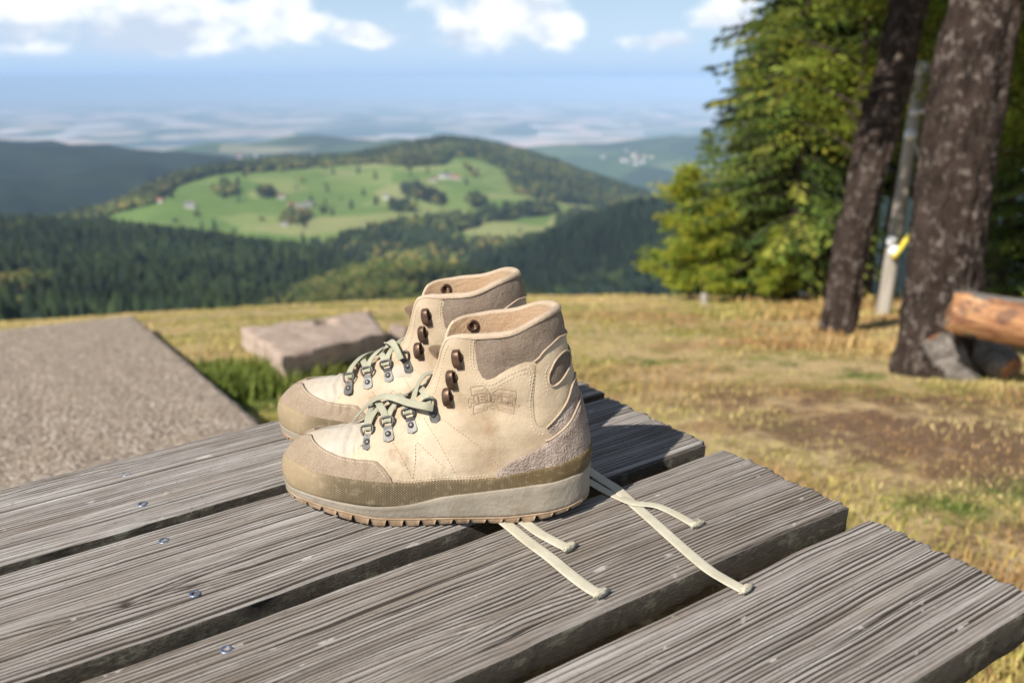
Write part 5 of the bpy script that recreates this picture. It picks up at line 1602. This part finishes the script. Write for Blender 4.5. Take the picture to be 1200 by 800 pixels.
kt_ = inv_patch(dhole); cl = dens(kt_ + kt_[:1], .0012, False); add1('groove', tube(SP(cl[:, 0], cl[:, 1], .0018), .0004, 5), GROOVE, emb)

# --- laces
def loc(Mx, P): Mi = np.linalg.inv(Mx); P = np.asarray(P); return P @ Mi[:3, :3].T + Mi[:3, 3]


def pixb(Mx, px, py, yl):
    """boot-space point on the sight line of a pixel at lateral offset yl (metres)."""
    r = ray(px, py); o = loc(Mx, CAM); d = np.linalg.inv(Mx)[:3, :3] @ r; return o + d * ((yl - o[1]) / d[1])


def lace_cross(add, loops, hooks, mirror):
    segs = []
    A, B = loops[0], loops[1]
    for i in range(4):
        for (p, q, lift) in ((A[i], B[i], .006) if i == 0 else (A[i - 1], B[i], .0075), (B[i - 1], A[i], .0095) if i else (A[0], B[0], .006)):
            if i == 0 and lift == .006 and segs: continue
            mid = (p + q) / 2 + np.array([.2, 0, .95]) * lift
            qd = [p * .97 + q * .03 + (0, 0, -.0015), p * .8 + mid * .2 + np.array([.1, 0, .95]) * lift * .45, p * .45 + mid * .55 + np.array([.1, 0, .95]) * lift * .55, mid + (0, 0, lift * .25), q * .45 + mid * .55 + np.array([.1, 0, .95]) * lift * .55, q * .8 + mid * .2 + np.array([.1, 0, .95]) * lift * .45, q * .97 + p * .03 + (0, 0, -.0015)]
            P = smooth_path(qd, 30); hint = np.tile(np.array([.35, 0, .94]), (30, 1)); hint[:, 1] = np.linspace(.75, -.75, 30) * np.sign(p[1] + 1e-9)
            segs.append(ribbon(P, hint, .0068, .0014))
    return segs


def frayed(P, d, r):
    """frayed melted lace tip: lumpy knob with short fibres."""
    parts = []
    u = np.linspace(-1, 1, 9); V = []; sd = 14
    ax = unit(d); a = unit(np.cross(ax, NT)); b_ = np.cross(a, ax)
    rr = r * np.array([.62, .9, 1.05, .92, 1.1, .98, 1.12, .9, .45])
    for i, q in enumerate(u):
        for k_ in range(sd):
            th = 2 * math.pi * k_ / sd; w = rr[i] * (1 + .55 * (rng.random() - .5))
            V.append(P + ax * (q * r * .62 + r * .3 * (rng.random() - .5)) + a * math.cos(th) * w * 1.62 + b_ * math.sin(th) * w * .72)
    Fc = [(i * sd + k_, i * sd + (k_ + 1) % sd, (i + 1) * sd + (k_ + 1) % sd, (i + 1) * sd + k_) for i in range(8) for k_ in range(sd)] + [tuple(range(sd))[::-1], tuple(8 * sd + k_ for k_ in range(sd))]
    parts.append((np.array(V), Fc))
    for _ in range(60):
        th = rng.random() * 6.28; q = (rng.random() - .3) * r; s = P + ax * q * .6 + (a * math.cos(th) * 1.6 + b_ * math.sin(th) * .7) * r * .9
        e = s + (a * math.cos(th) + b_ * math.sin(th) * .6 + ax * (rng.random() - .2)) * r * .45; parts.append(tube(np.array([s, e]), [.00028, .0001], 4))
    return join(parts)


def table_lace(root, Mx, mirror, ends):
    """loose end lying on the planks (pixel tracing on the table plane), in boot space."""
    for pts, w in ends:
        W = []
        for (px, py, h) in pts:
            q = tab(px, py, .0016 + h) if px is not None else None
            W.append(tw(*q))
        P = smooth_path(W, 60); Lc = loc(Mx, P)
        V, Fc = ribbon(Lc, loc(Mx, Mx[:3, 3] + NT) - loc(Mx, Mx[:3, 3]), w, .0013)
        o = obj('lace', V, Fc, LACE_B, root)
        d = unit(P[-1] - P[-4]); kv, kf = frayed(P[-1] + NT * .0022 + d * .0016, d, .0046)
        obj('lace_tip', loc(Mx, kv), kf, LACE_B, o)


segs = lace_cross(add1, loops1, hooks1, False)
for s in segs: add1('lace', s, LACE)
segs = lace_cross(add2, loops2, hooks2, True)
for s in segs: add2('lace', s, LACE)


def free_lace(root, Mx, tr, hints, w=.0076):
    P = smooth_path([pixb(Mx, *q) if len(q) == 3 and isinstance(q, tuple) else np.asarray(q) for q in tr], 70)
    h = smooth_path(hints, 70); V, Fc = ribbon(P, h, w, .0013); obj('lace', V, Fc, LACE, root)


# near boot: one end sweeps left over the vamp, the other curls up to the far hook
free_lace(b1, BM1, [(508, 478, .034), (497, 475.5, .036), (480, 472, .030), (462, 466, .018), (449, 464, .006), (436, 470, -.006), (423, 482, -.020), (412, 497, -.034), (404, 520, -.056), (402, 545, -.066)],
          [(.1, .6, .5), (.1, .6, .6), (.1, .5, .7), (.2, .4, .8), (.4, .3, .8), (.6, .2, .7), (.7, .1, .6), (.7, .0, .5), (.8, -.1, .3), (.8, -.1, .3)])
free_lace(b1, BM1, [(479, 486, .018), (484, 470, .014), (487, 458, .010), (491, 448, .002), (497, 440, -.008), (506, 437, -.018), (516, 437, -.026)],
          [(.5, .7, .4), (.6, .7, .2), (.7, .6, .2), (.7, .5, .4), (.4, .4, .8), (.1, .4, .9), (.0, .4, .9)])
# far boot: short hump over the top loop and a strand back to the hook
free_lace(b2, BM2, [(470, 421, .030), (466, 412, .027), (461, 403, .020), (456, 400, .012), (453, 404, .006), (450, 414, .002), (444, 426, .0)],
          [(.3, .8, .3), (.4, .8, .2), (.5, .6, .6), (.2, .3, .9), (-.5, .3, .7), (-.6, .4, .4), (-.5, .5, .4)])
free_lace(b2, BM2, [(458, 402, .008), (468, 402, .004), (480, 401, -.004), (492, 400, -.014), (502, 401, -.022)], [(.1, .3, .9)] * 5)
table_lace(b1, BM1, False, [([(569, 595, 0), (580, 603, 0), (592, 612, 0), (618, 633, 0), (645, 653, .0004), (668, 672, 0), (688, 687, 0), (703, 696, 0)], .0125),
                            ([(592, 595, 0), (602, 603, 0), (614, 611, 0), (632, 624, 0), (650, 634, .0008), (666, 642, 0)], .0120)])
table_lace(b2, BM2, True, [([(672, 540, .0), (690, 551, .002), (706, 562, .001), (722, 572, .001), (742, 590, .0), (765, 610, 0), (795, 637, 0), (828, 665, 0), (850, 679, .0012), (872, 691, 0)], .0118),
                           ([(668, 556, 0), (690, 564, .001), (706, 573, 0), (722, 581, 0), (742, 589, .002), (768, 592, .001), (790, 601, 0), (815, 615, 0)], .0100)])
